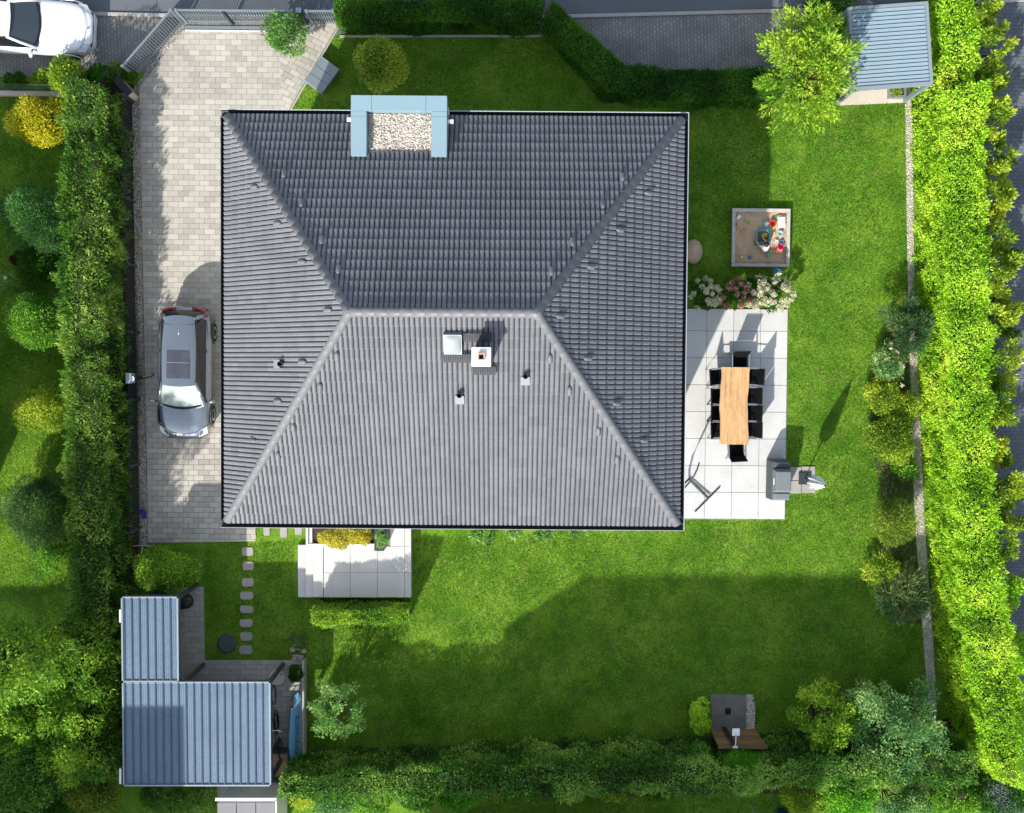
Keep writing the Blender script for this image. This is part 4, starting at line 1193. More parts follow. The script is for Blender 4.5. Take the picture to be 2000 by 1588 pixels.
# ------------------------------------------------------------------ sheds (lower left)
ZS = 2.68
PAD = [(300, 1150), (398, 1146), (400, 1289), (560, 1289), (594, 1292), (594, 1490), (300, 1500)]
pad = sheet('shed_paving', PAD, 0.012, MAT['joint'])
pave(pad, PAD, 0.356, 0.183, R(-0.6), 0.012, 0.034, MAT['paver_dark'], (380, 1250), limit=300, hidden=[(300, 1260), (350, 1200), (350, 1332), (527, 1328), (530, 1500), (300, 1500)])
def metal_roof(t, x0, x1, y0, y1, pitch, axis='y'):
    """profiled sheets between pixel lines at roof height; ribs run along the picture's vertical"""
    A, B = P(x0, y0, ZS), P(x1, y1, ZS)
    wx = B.x - A.x; ly = A.y - B.y
    n = round(wx / pitch); p = wx / n
    k = 0
    while k < n:
        m = min(4, n - k)
        b = MB(); pr = []
        for j in range(m):
            o = (k + j) * p
            pr += [(o, 0.0), (o + 0.025, 0.042), (o + 0.055, 0.042), (o + 0.08, 0.0), (o + p * 0.45, 0.0), (o + p * 0.47, 0.007), (o + p * 0.53, 0.007), (o + p * 0.55, 0.0), (o + p * 0.72, 0.0), (o + p * 0.74, 0.007), (o + p * 0.80, 0.007), (o + p * 0.82, 0.0)]
        pr.append(((k + m) * p, 0.0))
        v = [(A.x + x, A.y, ZS + z + 0.02) for x, z in pr] + [(A.x + x, B.y, ZS + z) for x, z in pr]
        nn = len(pr)
        b.add(v, [(i, i + 1, nn + i + 1, nn + i) for i in range(nn - 1)])
        sh = b.build('roof_sheet', MAT['shed_roof'], t, world=True)
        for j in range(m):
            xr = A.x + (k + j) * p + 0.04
            MB().bar((xr - t.location.x, A.y - t.location.y, ZS + 0.066), (xr - t.location.x, B.y - t.location.y, ZS + 0.046), 0.036, 0.012).build('rib_shade', MAT['shed_rib_shade'], sh)  # dark bar on each rib, painting in its shade
        k += m
    return A, B
q = P(300, 1280)
shedA = thing('garden_shed', 'narrow blue-grey metal-roofed shed against the left hedge', 'shed', (q.x, q.y, 0))
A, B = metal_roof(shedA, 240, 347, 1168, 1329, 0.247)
def shed_box(t, A, B, wall_rect, open_side=None):
    cx, cy = (A.x + B.x) / 2, (A.y + B.y) / 2
    for (x0, y0, x1, y1) in ((A.x, A.y, B.x, A.y), (B.x, A.y, B.x, B.y), (B.x, B.y, A.x, B.y), (A.x, B.y, A.x, A.y)):
        dx, dy = (x1 - x0), (y1 - y0); l = math.hypot(dx, dy)
        nx, ny = -dy / l * 0.03, dx / l * 0.03
        MB().bar((x0 + nx, y0 + ny, ZS - 0.10), (x1 + nx, y1 + ny, ZS - 0.10), 0.04, 0.24).build('fascia', MAT['shed_wall'], t, world=True)
        MB().bar((x0 + nx * .8, y0 + ny * .8, ZS + 0.035), (x1 + nx * .8, y1 + ny * .8, ZS + 0.035), 0.05, 0.025).build('edge_trim', MAT['shed_trim'], t, world=True)
    MB().box((cx, cy, ZS - 0.06), (B.x - A.x, A.y - B.y, 0.05)).build('roof_deck', MAT['shed_wall'], t, world=True)
shed_box(shedA, A, B, None)
a1, b1 = P(296, 1152), P(352, 1298)
MB().box(((A.x + 0.35 + b1.x - 0.3) / 2, (A.y + B.y) / 2, 1.3), (abs(b1.x - 0.3 - A.x - 0.35), A.y - B.y - 0.3, 2.6)).build('wall', MAT['shed_wall'], shedA, world=True)
q = P(394, 1148)
MB().box((B.x - 0.06, A.y - 0.06, 1.3), (0.11, 0.11, 2.6)).build('post', MAT['anthracite'], shedA, world=True)
q = P(400, 1430)
shedB = thing('garden_shed', 'wide blue-grey metal-roofed shed with dark shadow on its lower left', 'shed', (q.x, q.y, 0))
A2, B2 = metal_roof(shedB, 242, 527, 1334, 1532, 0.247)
shed_box(shedB, A2, B2, None)
MB().box(((A2.x + B2.x) / 2 - 0.35, (A2.y + B2.y) / 2 - 0.3, 1.3), (B2.x - A2.x - 1.1, A2.y - B2.y - 0.9, 2.6)).build('wall', MAT['shed_wall'], shedB, world=True)
for x, y in ((B2.x - 0.06, A2.y - 0.06), (A.x + 1.88, A2.y - 0.06), (B2.x - 0.06, B2.y + 0.06)):
    MB().box((x, y, 1.3), (0.11, 0.11, 2.6)).build('post', MAT['anthracite'], shedB, world=True)
# gutter stains and white clips on the left edge
for y0, y1 in ((1190, 1215), (1500, 1530)):
    p, r_ = P(239, y0, ZS), P(239, y1, ZS)
    MB().bar((p.x - 0.05, p.y, ZS + 0.05), (r_.x - 0.05, r_.y, ZS + 0.05), 0.06, 0.03).build('edge_clip', MAT['white'], shedA if y0 < 1300 else shedB, world=True)
# things beside the shed
q = P(356, 1176); t = thing('plant_pot', 'rust-red terracotta pots stack beside the narrow shed', 'pot', (q.x, q.y, 0.034))
MB().lathe([(0.14, 0), (0.20, 0.30), (0.22, 0.30), (0.22, 0.36), (0.19, 0.36), (0.16, 0.1)], n=16).build('bowl', MAT['terracotta'], t, smooth=True)
q = P(374, 1166); t = thing('kettle_barbecue', 'black round kettle barbecue under the narrow shed post', 'barbecue', (q.x, q.y, 0.034))
MB().lathe([(0.05, 0.45), (0.20, 0.52), (0.27, 0.68), (0.25, 0.80), (0.15, 0.90), (0.03, 0.93)], n=18).build('bowl', MAT['dark'], t, smooth=True)
for k in range(3):
    a_ = k * 2.094; MB().cyl((0.22 * math.cos(a_), 0.22 * math.sin(a_), 0), (0.12 * math.cos(a_), 0.12 * math.sin(a_), 0.55), 0.012).build('leg', MAT['greysteel'], t)
MB().tube([(-0.06, 0, 0.93), (-0.04, 0, 0.98), (0.04, 0, 0.98), (0.06, 0, 0.93)], 0.01, 6).build('handle', MAT['black'], t)
q = P(541, 1322); t = thing('manhole_cover', 'large round pale concrete cover set in the shed paving', 'cover', (q.x, q.y, 0.034))
MB().lathe([(0.31, 0), (0.31, 0.018), (0.29, 0.022)], n=32).build('ring', MAT['slab_old'], t)
MB().lathe([(0.275, 0), (0.275, 0.03), (0.26, 0.034)], n=32).build('disc', MAT['concrete'], t)
for s in (-1, 1): MB().box((s * 0.17, s * 0.10, 0.036), (0.08, 0.03, 0.012)).build('lifting_slot', MAT['dark'], t)
q = P(444, 1257); t = thing('manhole_cover', 'dark round cover in the lawn beside the stepping stones', 'cover', (q.x, q.y, 0))
MB().lathe([(0.33, 0), (0.33, 0.03), (0.30, 0.05)], n=32).build('ring', MAT['anthracite'], t)
MB().lathe([(0.295, 0.02), (0.295, 0.055), (0.27, 0.06)], n=32).build('disc', MAT['cover'], t)
# low wall on the right of the board
a, b = P(597, 1284), P(597, 1480)
t = thing('garden_wall', 'thin pale edging wall to the right of the paddle board', 'wall', (a.x, a.y, 0))
MB().bar((0, 0, 0.25), (b.x - a.x, b.y - a.y, 0.25), 0.07, 0.5).build('wall_body', MAT['kerb'], t)
# paddle board
q = P(581, 1424)
bd = thing('paddle_board', 'light blue paddle board leaning on its edge beside the shed', 'board', (q.x, q.y, 0.05), R(-1.5))
Lb = 2.75
def bhalf(v):
    s = abs(2 * v - 1)
    return 0.27 * (1 - s ** 3.2) ** 0.62 * (0.92 if v > 0.5 else 1.0)
tiltm = Matrix.Rotation(R(38), 3, 'Y')
def bsurf(z0):
    return lambda u, v: tuple(tiltm @ Vector(((u - 0.5) * 2 * max(0.01, bhalf(v)), (v - 0.5) * Lb, z0 + 0.02 * (1 - (2 * u - 1) ** 2) + 0.10 * max(0, v - 0.7) ** 2 * 4)) + Vector((0, 0, 0.24)))
bb = MB().grid(bsurf(0.05), 8, 24); bb.grid(bsurf(-0.06), 8, 24)
n0 = 9 * 25
for j in range(24):
    for i in (0, 8):
        bb.f.append((j * 9 + i, (j + 1) * 9 + i, n0 + (j + 1) * 9 + i, n0 + j * 9 + i))
bb = bb.build('deck', MAT['board'], bd, smooth=True)
MB().grid(lambda u, v: tuple(Vector(bsurf(0.054)(0.70 + 0.30 * u, 0.02 + 0.84 * v))), 4, 20).build('side_stripe', MAT['board_light'], bb, smooth=True)
MB().box((0, 0, 0), (0.12, 0.25, 0.05)).build('fin_box', MAT['black'], bb).location = tiltm @ Vector((-0.22, Lb * 0.36, 0.08)) + Vector((0, 0, 0.24))
MB().tube([tiltm @ Vector((0.20, Lb * 0.25 + 0.1, 0.09)) + Vector((0, 0, 0.24)), tiltm @ Vector((0.25, Lb * 0.25, 0.10)) + Vector((0, 0, 0.24)), tiltm @ Vector((0.20, Lb * 0.25 - 0.1, 0.09)) + Vector((0, 0, 0.24))], 0.02, 6).build('carry_handle', MAT['black'], bb)
fc = bpy.data.curves.new('lettering', 'FONT'); fc.body = 'BLUEMARINA'; fc.size = 0.19; fc.space_character = 1.25; fc.shear = 0.25; fc.extrude = 0.002; fc.align_x = 'CENTER'; fc.align_y = 'CENTER'
tmp = bpy.data.objects.new('tmp', fc); COL.objects.link(tmp)
bpy.context.view_layer.update()
lm = bpy.data.meshes.new_from_object(tmp.evaluated_get(bpy.context.evaluated_depsgraph_get())); bpy.data.objects.remove(tmp)
lm.materials.clear(); lm.materials.append(MAT['shed_wall'])
lo = put('lettering', lm, bb)
lo.matrix_local = Matrix.Translation(tiltm @ Vector((-0.03, -0.08, 0.082)) + Vector((0, 0, 0.24))) @ tiltm.to_4x4() @ Matrix.Rotation(R(-90), 4, 'Z')
# raised box with wood chips, slatted pallet
q = P(551, 1484); t = thing('planter_box', 'black raised box filled with tan wood chips beside the shed', 'planter', (q.x, q.y, 0.034))
for x, y, dx, dy in ((-0.33, 0, 0.04, 0.9), (0.33, 0, 0.04, 0.9), (0, -0.43, 0.62, 0.04), (0, 0.43, 0.62, 0.04)):
    MB().box((x, y, 0.3), (dx, dy, 0.6)).build('side_panel', MAT['anthracite'], t)
MB().box((0, 0, 0.28), (0.62, 0.82, 0.5)).build('chips', mat('chips', (0.42, 0.28, 0.15), 0.9, var=0.4, fine=40, bump=0.8), t)
q = P(551, 1520); t = thing('wooden_pallet', 'dark slatted wooden pallet lying behind the shed corner', 'pallet', (q.x, q.y, 0.01), R(-4))
for k in range(8): MB().box((0, -0.42 + k * 0.12, 0.12), (0.8, 0.075, 0.025)).build('slat', MAT['wood_dark'], t)
for x in (-0.35, 0.35): MB().box((x, 0, 0.055), (0.08, 0.92, 0.1)).build('runner', MAT['wood_dark'], t)
# two bicycles half hidden under the shed eave
def bicycle(label, px, py, rz, m):
    q = P(px, py); t = thing('bicycle', label, 'bicycle', (q.x, q.y, 0.034), rz, 'bicycles under the wide shed roof')
    for x in (-0.5, 0.5):
        pts = [(x + 0.33 * math.cos(a_), 0, 0.34 + 0.33 * math.sin(a_)) for a_ in [2 * math.pi * k / 20 for k in range(21)]]
        w = MB().tube(pts, 0.02, 5).build('wheel', MAT['tyre'], t)
    f = MB()
    for a_, b_ in (((-0.5, 0, 0.34), (-0.12, 0, 0.30)), ((-0.12, 0, 0.30), (-0.22, 0, 0.85)), ((-0.12, 0, 0.30), (0.36, 0, 0.78)), ((-0.2, 0, 0.78), (0.36, 0, 0.82)), ((-0.5, 0, 0.34), (-0.2, 0, 0.78)), ((0.5, 0, 0.34), (0.34, 0, 0.98))):
        f.cyl(a_, b_, 0.018, n=6)
    f.build('frame', m, t)
    MB().tube([(0.28, -0.28, 1.02), (0.34, -0.12, 1.0), (0.34, 0.12, 1.0), (0.28, 0.28, 1.02)], 0.013, 6).build('handlebar', MAT['steel'], t)
    MB().ball((-0.23, 0, 0.90), (0.13, 0.07, 0.035), 8, 5).build('saddle', MAT['black'], t, smooth=True)
bicycle('silver bicycle partly under the wide shed roof, nearer the lawn', 541, 1380, R(94), MAT['greysteel'])
bicycle('black bicycle partly under the wide shed roof, nearer the planter box', 548, 1428, R(97), MAT['dark'])
# neighbour's small roof at the bottom edge
q = P(488, 1590, 0); t = thing('neighbour_shed', 'white neighbouring shed with dark panelled roof at the bottom edge', 'shed', (q.x, q.y, 0))
a, b = P(424, 1562, 2.3), P(538, 1660, 2.3)
MB().box(((a.x + b.x) / 2, (a.y + b.y) / 2, 1.1), (b.x - a.x - 0.1, a.y - b.y - 0.1, 2.2)).build('wall', MAT['white'], t, world=True)
for k in range(3):
    w = (b.x - a.x) / 3
    MB().box((a.x + (k + 0.5) * w, (a.y + b.y) / 2 - 0.05, 2.28), (w - 0.03, a.y - b.y - 0.1, 0.06)).build('roof_panel', MAT['solar'], t, world=True)
MB().box(((a.x + b.x) / 2, a.y + 0.02, 2.29), (b.x - a.x + 0.1, 0.10, 0.10)).build('front_trim', MAT['white'], t, world=True)
MB().box((b.x + 0.03, (a.y + b.y) / 2, 2.29), (0.05, a.y - b.y, 0.10)).build('side_trim', MAT['white'], t, world=True)
sheet('concrete_slab', [(424, 1530), (560, 1530), (560, 1590), (424, 1590)], 0.01, MAT['kerb'])

# ------------------------------------------------------------------ louvred pergola (upper right)
ZPg = 2.55
pc = [P(1655, 14, ZPg), P(1816, 2, ZPg), P(1820, 165, ZPg), P(1668, 176, ZPg)]
cen = sum(pc, Vector()) / 4; d = (pc[1] - pc[0]) + (pc[2] - pc[3]); ang = math.atan2(d.y, d.x)
pw_, pd_ = d.length / 2, ((pc[0] - pc[3]).length + (pc[1] - pc[2]).length) / 2
pg = thing('pergola', 'pale blue louvre-roofed pergola in the top right garden corner', 'pergola', (cen.x, cen.y, 0), ang)
for s in (-1, 1):
    MB().box((0, s * (pd_ / 2 - 0.05), ZPg - 0.1), (pw_, 0.10, 0.2)).build('beam', MAT['louvre_frame'], pg)
    MB().box((s * (pw_ / 2 - 0.05), 0, ZPg - 0.1), (0.10, pd_ - 0.2, 0.2)).build('beam', MAT['louvre_frame'], pg)
    for s2 in (-1, 1):
        MB().box((s * (pw_ / 2 - 0.06), s2 * (pd_ / 2 - 0.06), (ZPg - 0.2) / 2), (0.12, 0.12, ZPg - 0.2)).build('post', MAT['louvre_frame'], pg)
MB().box((0, 0, ZPg - 0.13), (pw_ - 0.2, pd_ - 0.2, 0.02)).build('gap_shade_board', MAT['shed_wall'], pg)  # added dark board that makes the louvre gaps look shaded
nl = 19; pitch = (pd_ - 0.2) / nl
lme = MB().box((0, 0, 0), (pw_ - 0.22, pitch * 0.80, 0.018), M=Matrix.Rotation(R(14), 3, 'X')).add([(-(pw_ - 0.22) / 2, -pitch * 0.45, -0.015), ((pw_ - 0.22) / 2, -pitch * 0.45, -0.015), ((pw_ - 0.22) / 2, -pitch * 0.45, -0.05), (-(pw_ - 0.22) / 2, -pitch * 0.45, -0.05)], [(0, 1, 2, 3)]).mesh('louvre'); lme.materials.append(MAT['louvre'])
for k in range(nl):
    put('louvre', lme, pg, (0, -pd_ / 2 + 0.1 + (k + 0.5) * pitch, ZPg - 0.04))
sheet('pergola_floor', [(1640, 30), (1778, 30), (1778, 200), (1640, 206)], 0.03, MAT['concrete'], thick=0.05)
q = P(1748, 180); t = thing('planter', 'square grey planter with a small shrub at the pergola edge', 'planter', (q.x, q.y, 0.03))
for x, y, dx, dy in ((-0.24, 0, 0.08, 0.5), (0.24, 0, 0.08, 0.5), (0, -0.21, 0.40, 0.08), (0, 0.21, 0.40, 0.08)):
    MB().box((x, y, 0.15), (dx, dy, 0.3)).build('side', MAT['greysteel'], t)
MB().box((0, 0, 0.1), (0.4, 0.34, 0.2)).build('earth', MAT['soil'], t)
shrub('small_shrub', 'small leafy shrub growing in the square grey planter', 'shrub', 1750, 179, 10, 9, 0.55, LEAF['yellowgreen'], 0.06, 0.035, clumps=8, bottom=0.2)

# ------------------------------------------------------------------ south terrace
ZT = 0.5
def px_slab(parent, x0, y0, x1, y1, z0, z1, m, name='slab', g=0.004, bevel=0.004):
    a, b = P(x0, y0, z1), P(x1, y1, z1)
    return MB().box(((a.x + b.x) / 2, (a.y + b.y) / 2, (z0 + z1) / 2), (b.x - a.x - 2 * g, a.y - b.y - 2 * g, z1 - z0)).build(name, m, parent, bevel=bevel, world=parent is not None)
ter = px_slab(None, 632, 1010, 803, 1166, 0, ZT - 0.03, MAT['slab_joint'], 'terrace'); structure(ter)
for x0, x1 in ((632, 684), (684, 737), (737, 790), (790, 803)):
    for y0, y1 in ((1067, 1118), (1118, 1167)):
        px_slab(ter, x0, y0, x1, y1, ZT - 0.03, ZT, MAT['slab'])
for x0, x1 in ((762, 790), (790, 803)):
    for y0, y1 in ((1015, 1067),):
        px_slab(ter, x0, y0, x1, y1, ZT - 0.03, ZT, MAT['slab'])
st = px_slab(None, 582, 1064, 632, 1166, 0.0, 0.10, MAT['slab_joint'], 'steps', g=0.02); structure(st)
for k, (x0, x1) in enumerate(((581, 596), (596, 611), (611, 632))):
    px_slab(st, x0, 1064, x1 + (12 if k < 2 else 0), 1167, 0.02 if k == 0 else 0.08 + k * 0.15, (k + 1) * 0.158, MAT['slab'], 'step', g=0.010, bevel=0.006)
# planter on the terrace
q = P(665, 1045); pl = thing('terrace_planter', 'white walled planter of yellow shrubs against the house', 'planter', (q.x, q.y, 0))
px_slab(pl, 597, 1008, 601, 1066, 0, 0.72, MAT['white'], 'side_wall'); px_slab(pl, 733, 1008, 737, 1072, 0, 0.75, MAT['greysteel'], 'side_wall')
px_slab(pl, 602, 1062, 733, 1067, 0, 0.66, MAT['white'], 'front_wall'); px_slab(pl, 601, 1008, 610, 1062, 0, 0.62, MAT['offwhite'], 'side_ledge')
px_slab(pl, 611, 1008, 733, 1062, 0, 0.55, MAT['soil'], 'earth')
q = P(748, 1050); t = thing('planter_box', 'tall dark planter with a climbing plant on the terrace', 'planter', (q.x, q.y, ZT))
MB().box((0, 0.15, 0.35), (0.32, 0.85, 0.7)).build('trough', MAT['anthracite'], t)
shrub('climbing_plant', 'straggly green plant with reddish stems in the tall dark planter', 'plant', 746, 1050, 11, 24, 1.6, LEAF['pale'], 0.07, 0.035, clumps=12, bottom=1.0)
for k, (px, py, rx, ry) in enumerate(((640, 1050, 18, 18), (664, 1052, 24, 20), (690, 1046, 22, 18), (712, 1046, 17, 18))):
    shrub('yellow_shrub', ['low yellow shrub nearest the terrace steps side of the white planter', 'largest pale yellow shrub in the middle of the white planter', 'golden shrub right of centre in the white planter', 'small golden shrub at the right end of the white planter'][k], 'shrub', px, py, rx, ry, 1.25, LEAF['yellowbush'], 0.07, 0.03, clumps=14, bottom=0.5, group='yellow shrubs in the white planter')

# stepping stones
for k, (x, y, w, h_) in enumerate([(484, 1077, 23, 17), (485, 1105, 22, 17), (484, 1137, 23, 17), (482, 1163, 26, 16), (482, 1190, 27, 15), (481, 1217, 26, 16), (481, 1243, 24, 17), (480, 1269, 26, 18), (521, 1036, 13, 20), (554, 1038, 14, 24), (583, 1036, 15, 17)]):
    p = P(x, y); a_, b_ = w * mpp() / 2, h_ * mpp() / 2
    poly = []
    for i in range(14):
        tt = 2 * math.pi * i / 14; c, s = math.cos(tt), math.sin(tt)
        rr = 1 / max(abs(c), abs(s)) ** 0.92 * random.uniform(0.95, 1.03)
        poly.append((a_ * c * rr, b_ * s * rr))
    t = MB().prism(poly, 0.0, 0.035).build('stepping_stone', MAT['slab_old'], bevel=0.006); t.location = (p.x, p.y, 0)
    nth = ['first', 'second', 'third', 'fourth', 'fifth', 'sixth', 'seventh', 'eighth']
    tag(t, ('%s stepping stone down the lawn, counted from the driveway end' % nth[k]) if k < 8 else ['small', 'middle', 'rightmost'][k - 8] + ' pale stone under the south eave, %s' % ['nearest the driveway', 'between two others', 'nearest the white planter'][k - 8], 'stone', 'stepping stones in the lawn')
# rounded rocks near the board
for k, (x, y, r_) in enumerate(((572, 1268, 0.12), (582, 1265, 0.10), (593, 1271, 0.12))):
    p = P(x, y); b = MB().ball((0, 0, 0.05), (r_, r_ * 0.85, 0.09), 10, 6)
    b.v = [(x_ * random.uniform(.88, 1.1), y_ * random.uniform(.88, 1.1), z_) for x_, y_, z_ in b.v]
    o = b.build('rock', MAT['boulder'], smooth=True); o.location = (p.x, p.y, 0)
    tag(o, 'tan rock above the paddle board, %s of three' % ['leftmost', 'middle', 'rightmost'][k], 'rock', 'tan rocks above the paddle board')
pebbles('pebbles', [(572, 1278), (592, 1280), (592, 1298), (570, 1296)], 250, 0.03, MAT['pebble_white'], 0.03, 21)

# ------------------------------------------------------------------ east patio
ZP = 0.06
pat = sheet('patio', [(1292, 606), (1539, 604), (1533, 1014), (1288, 1014)], ZP - 0.03, MAT['slab_joint'], thick=0.1)
tr, br = P(1539, 604, ZP), P(1533, 1014, ZP)
va = (br - tr); Lp = va.length; va = va / Lp; ua = Vector((va.y, -va.x, 0))     # ua points west
if ua.x > 0: ua = -ua
ang = math.atan2(-ua.y, -ua.x)
pit = 52.6 * mpp(ZP)
ys = [0, 43 * mpp()] + [43 * mpp() + pit * k for k in range(1, 8)]
ys[-1] = Lp
xs = [0, pit, 2 * pit, 3 * pit, 4 * pit, 4.55 * pit]
for i in range(len(xs) - 1):
    for j in range(len(ys) - 1):
        w, h_ = xs[i + 1] - xs[i], ys[j + 1] - ys[j]
        c = tr + ua * (xs[i] + w / 2) + va * (ys[j] + h_ / 2)
        MB().box((0, 0, 0), (w - 0.014, h_ - 0.014, 0.03)).build('slab', MAT['slab'], pat, bevel=0.003).matrix_local = Matrix.Translation((c.x, c.y, ZP - 0.015 + random.uniform(0, 0.002))) @ Matrix.Rotation(ang, 4, 'Z')
# old slabs under the parasol
ps = sheet('parasol_paving', [(1538, 913), (1592, 910), (1594, 962), (1538, 964)], 0.012, MAT['joint'])
for x0, y0, x1, y1 in ((1539, 912, 1565, 938), (1566, 911, 1592, 937), (1539, 939, 1565, 964), (1566, 938, 1593, 963)):
    px_slab(ps, x0, y0, x1, y1, 0.012, 0.045, MAT['slab_old'])

# dining table
a, b = P(1407, 717, 0.75), P(1461, 868, 0.75)
tw_, tl_ = b.x - a.x, a.y - b.y
q = (a + b) / 2
tb = thing('dining_table', 'long light oak dining table with wavy edges on the patio', 'table', (q.x, q.y, ZP), R(-0.8))
edge = [(-tw_ / 2 + 0.02 * math.sin(v * 9) + 0.008 * math.sin(v * 23), (v - 0.5) * tl_) for v in np.linspace(0, 1, 22)] + [(tw_ / 2 + 0.025 * math.sin(v * 7 + 1) + 0.008 * math.sin(v * 19), (v - 0.5) * tl_) for v in np.linspace(1, 0, 22)]
MB().prism(edge, 0.66, 0.705).build('tabletop', MAT['wood_table'], tb, bevel=0.006)
for s in (-1, 1):
    lg = MB()
    for x in (-0.3, 0.3): lg.box((x, s * 0.85, 0.33), (0.08, 0.08, 0.66))
    lg.box((0, s * 0.85, 0.04), (0.68, 0.08, 0.06)).box((0, s * 0.85, 0.63), (0.68, 0.08, 0.05))
    lg.build('leg_frame', MAT['black'], tb)

def make_chair(label):
    t = thing('garden_chair', label, 'chair', group='black garden chairs round the oak table')
    w, d = 0.50, 0.50
    MB().box((0, 0.02, 0.43), (w, d, 0.025)).build('seat', MAT['textile'], t, bevel=0.008)
    MB().add([(-w / 2, -0.22, 0.45), (w / 2, -0.22, 0.45), (w / 2, -0.37, 1.0), (-w / 2, -0.37, 1.0), (-w / 2, -0.245, 0.445), (w / 2, -0.245, 0.445), (w / 2, -0.395, 1.0), (-w / 2, -0.395, 1.0)], [(0, 1, 2, 3), (7, 6, 5, 4), (0, 4, 5, 1), (3, 2, 6, 7), (0, 3, 7, 4), (1, 5, 6, 2)]).build('backrest', MAT['textile'], t)
    for s in (-1, 1):
        MB().tube([(s * 0.27, -0.36, 0), (s * 0.27, -0.24, 0.44), (s * 0.265, -0.40, 1.02)], 0.015, 6).build('leg', MAT['dark'], t)
        MB().tube([(s * 0.27, 0.27, 0), (s * 0.27, 0.24, 0.64)], 0.015, 6).build('leg', MAT['dark'], t)
        MB().box((s * 0.285, -0.02, 0.655), (0.045, 0.56, 0.022)).build('armrest', MAT['steel'], t, bevel=0.006)
        MB().bar((s * 0.27, -0.25, 0.42), (s * 0.27, 0.25, 0.42), 0.02, 0.03).build('side_rail', MAT['dark'], t)
    MB().tube([(-0.265, -0.40, 1.02), (0.265, -0.40, 1.02)], 0.015, 6).build('top_rail', MAT['dark'], t)
    return t
CH = [(1439, 710, 180, 'black garden chair at the north end of the oak table'), (1432, 874, 0, 'black garden chair at the south end of the oak table')]
nth = ['first', 'second', 'third', 'fourth']
for k, y in enumerate((736, 773, 806, 838)):
    CH.append((1401 - (2 if k < 1 else 0), y, -90 + (2, -1, -3, 2)[k], 'black garden chair on the house side of the oak table, %s from the north' % nth[k]))
    CH.append((1453 + (4 if k == 0 else 0), y - 1, 90 + (-5, 1, 0, -1)[k], 'black garden chair on the lawn side of the oak table, %s from the north' % nth[k]))
proto = None
for x, y, a_, lab in CH:
    c = P(x, y)
    if proto is None: o = proto = make_chair(lab)
    else:
        o = copy_tree(proto); o['label'] = lab
    o.location = (c.x, c.y, ZP); o.rotation_euler = (0, 0, R(a_ + random.uniform(-4, 4)))

# covered barbecue
q = P(1513, 934); bq = thing('covered_barbecue', 'grill under a dark grey cover on the patio edge', 'barbecue', (q.x, q.y, ZP), R(-0.8))
def taper(x0, x1, y0, y1, z0, X0, X1, Y0, Y1, z1):
    return MB().add([(x0, y0, z0), (x1, y0, z0), (x1, y1, z0), (x0, y1, z0), (X0, Y0, z1), (X1, Y0, z1), (X1, Y1, z1), (X0, Y1, z1)], [(3, 2, 1, 0), (4, 5, 6, 7), (0, 1, 5, 4), (1, 2, 6, 5), (2, 3, 7, 6), (3, 0, 4, 7)])
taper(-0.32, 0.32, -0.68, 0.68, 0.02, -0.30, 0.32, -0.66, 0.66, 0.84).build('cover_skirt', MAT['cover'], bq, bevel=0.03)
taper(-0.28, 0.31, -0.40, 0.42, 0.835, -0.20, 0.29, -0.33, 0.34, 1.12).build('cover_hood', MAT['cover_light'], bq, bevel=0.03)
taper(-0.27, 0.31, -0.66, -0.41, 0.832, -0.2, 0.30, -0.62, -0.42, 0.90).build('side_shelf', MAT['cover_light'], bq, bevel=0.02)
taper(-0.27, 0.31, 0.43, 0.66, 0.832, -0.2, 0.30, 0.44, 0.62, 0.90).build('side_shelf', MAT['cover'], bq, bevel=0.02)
MB().box((-0.255, -0.02, 0.96), (0.02, 0.22, 0.05)).build('label_strip', MAT['white'], bq)

# closed parasol
q = P(1571, 934); pa = thing('closed_parasol', 'folded white parasol standing on old slabs beside the patio', 'parasol', (q.x, q.y, 0.045))
MB().box((0, 0, 0.03), (0.42, 0.42, 0.06)).build('base_plate', MAT['anthracite'], pa, bevel=0.01)
MB().cyl((0, 0, 0.06), (0, 0, 2.62), 0.024, 0.02, 10).build('pole', MAT['anthracite'], pa)
def pleat(u, v):
    r = [0.16, 0.20, 0.19, 0.155, 0.12, 0.085, 0.06, 0.03][min(7, int(v * 7.99))] if False else np.interp(v, [0, .15, .35, .6, .85, 1], [.13, .20, .17, .13, .08, .02])
    a_ = 2 * math.pi * u
    r *= 1 + 0.32 * math.sin(8 * a_ + 3 * v)
    return (r * math.cos(a_), r * math.sin(a_), 1.05 + 1.5 * v)
MB().grid(pleat, 64, 12).build('canopy', MAT['cloth_white'], pa, smooth=True)
MB().tube([(0.17 * math.cos(k * math.pi / 8), 0.17 * math.sin(k * math.pi / 8), 1.55) for k in range(17)], 0.012, 5).build('tie_band', MAT['cloth_white'], pa)
MB().ball((0, 0, 2.64), 0.035, 8, 6).build('finial', MAT['anthracite'], pa, smooth=True)

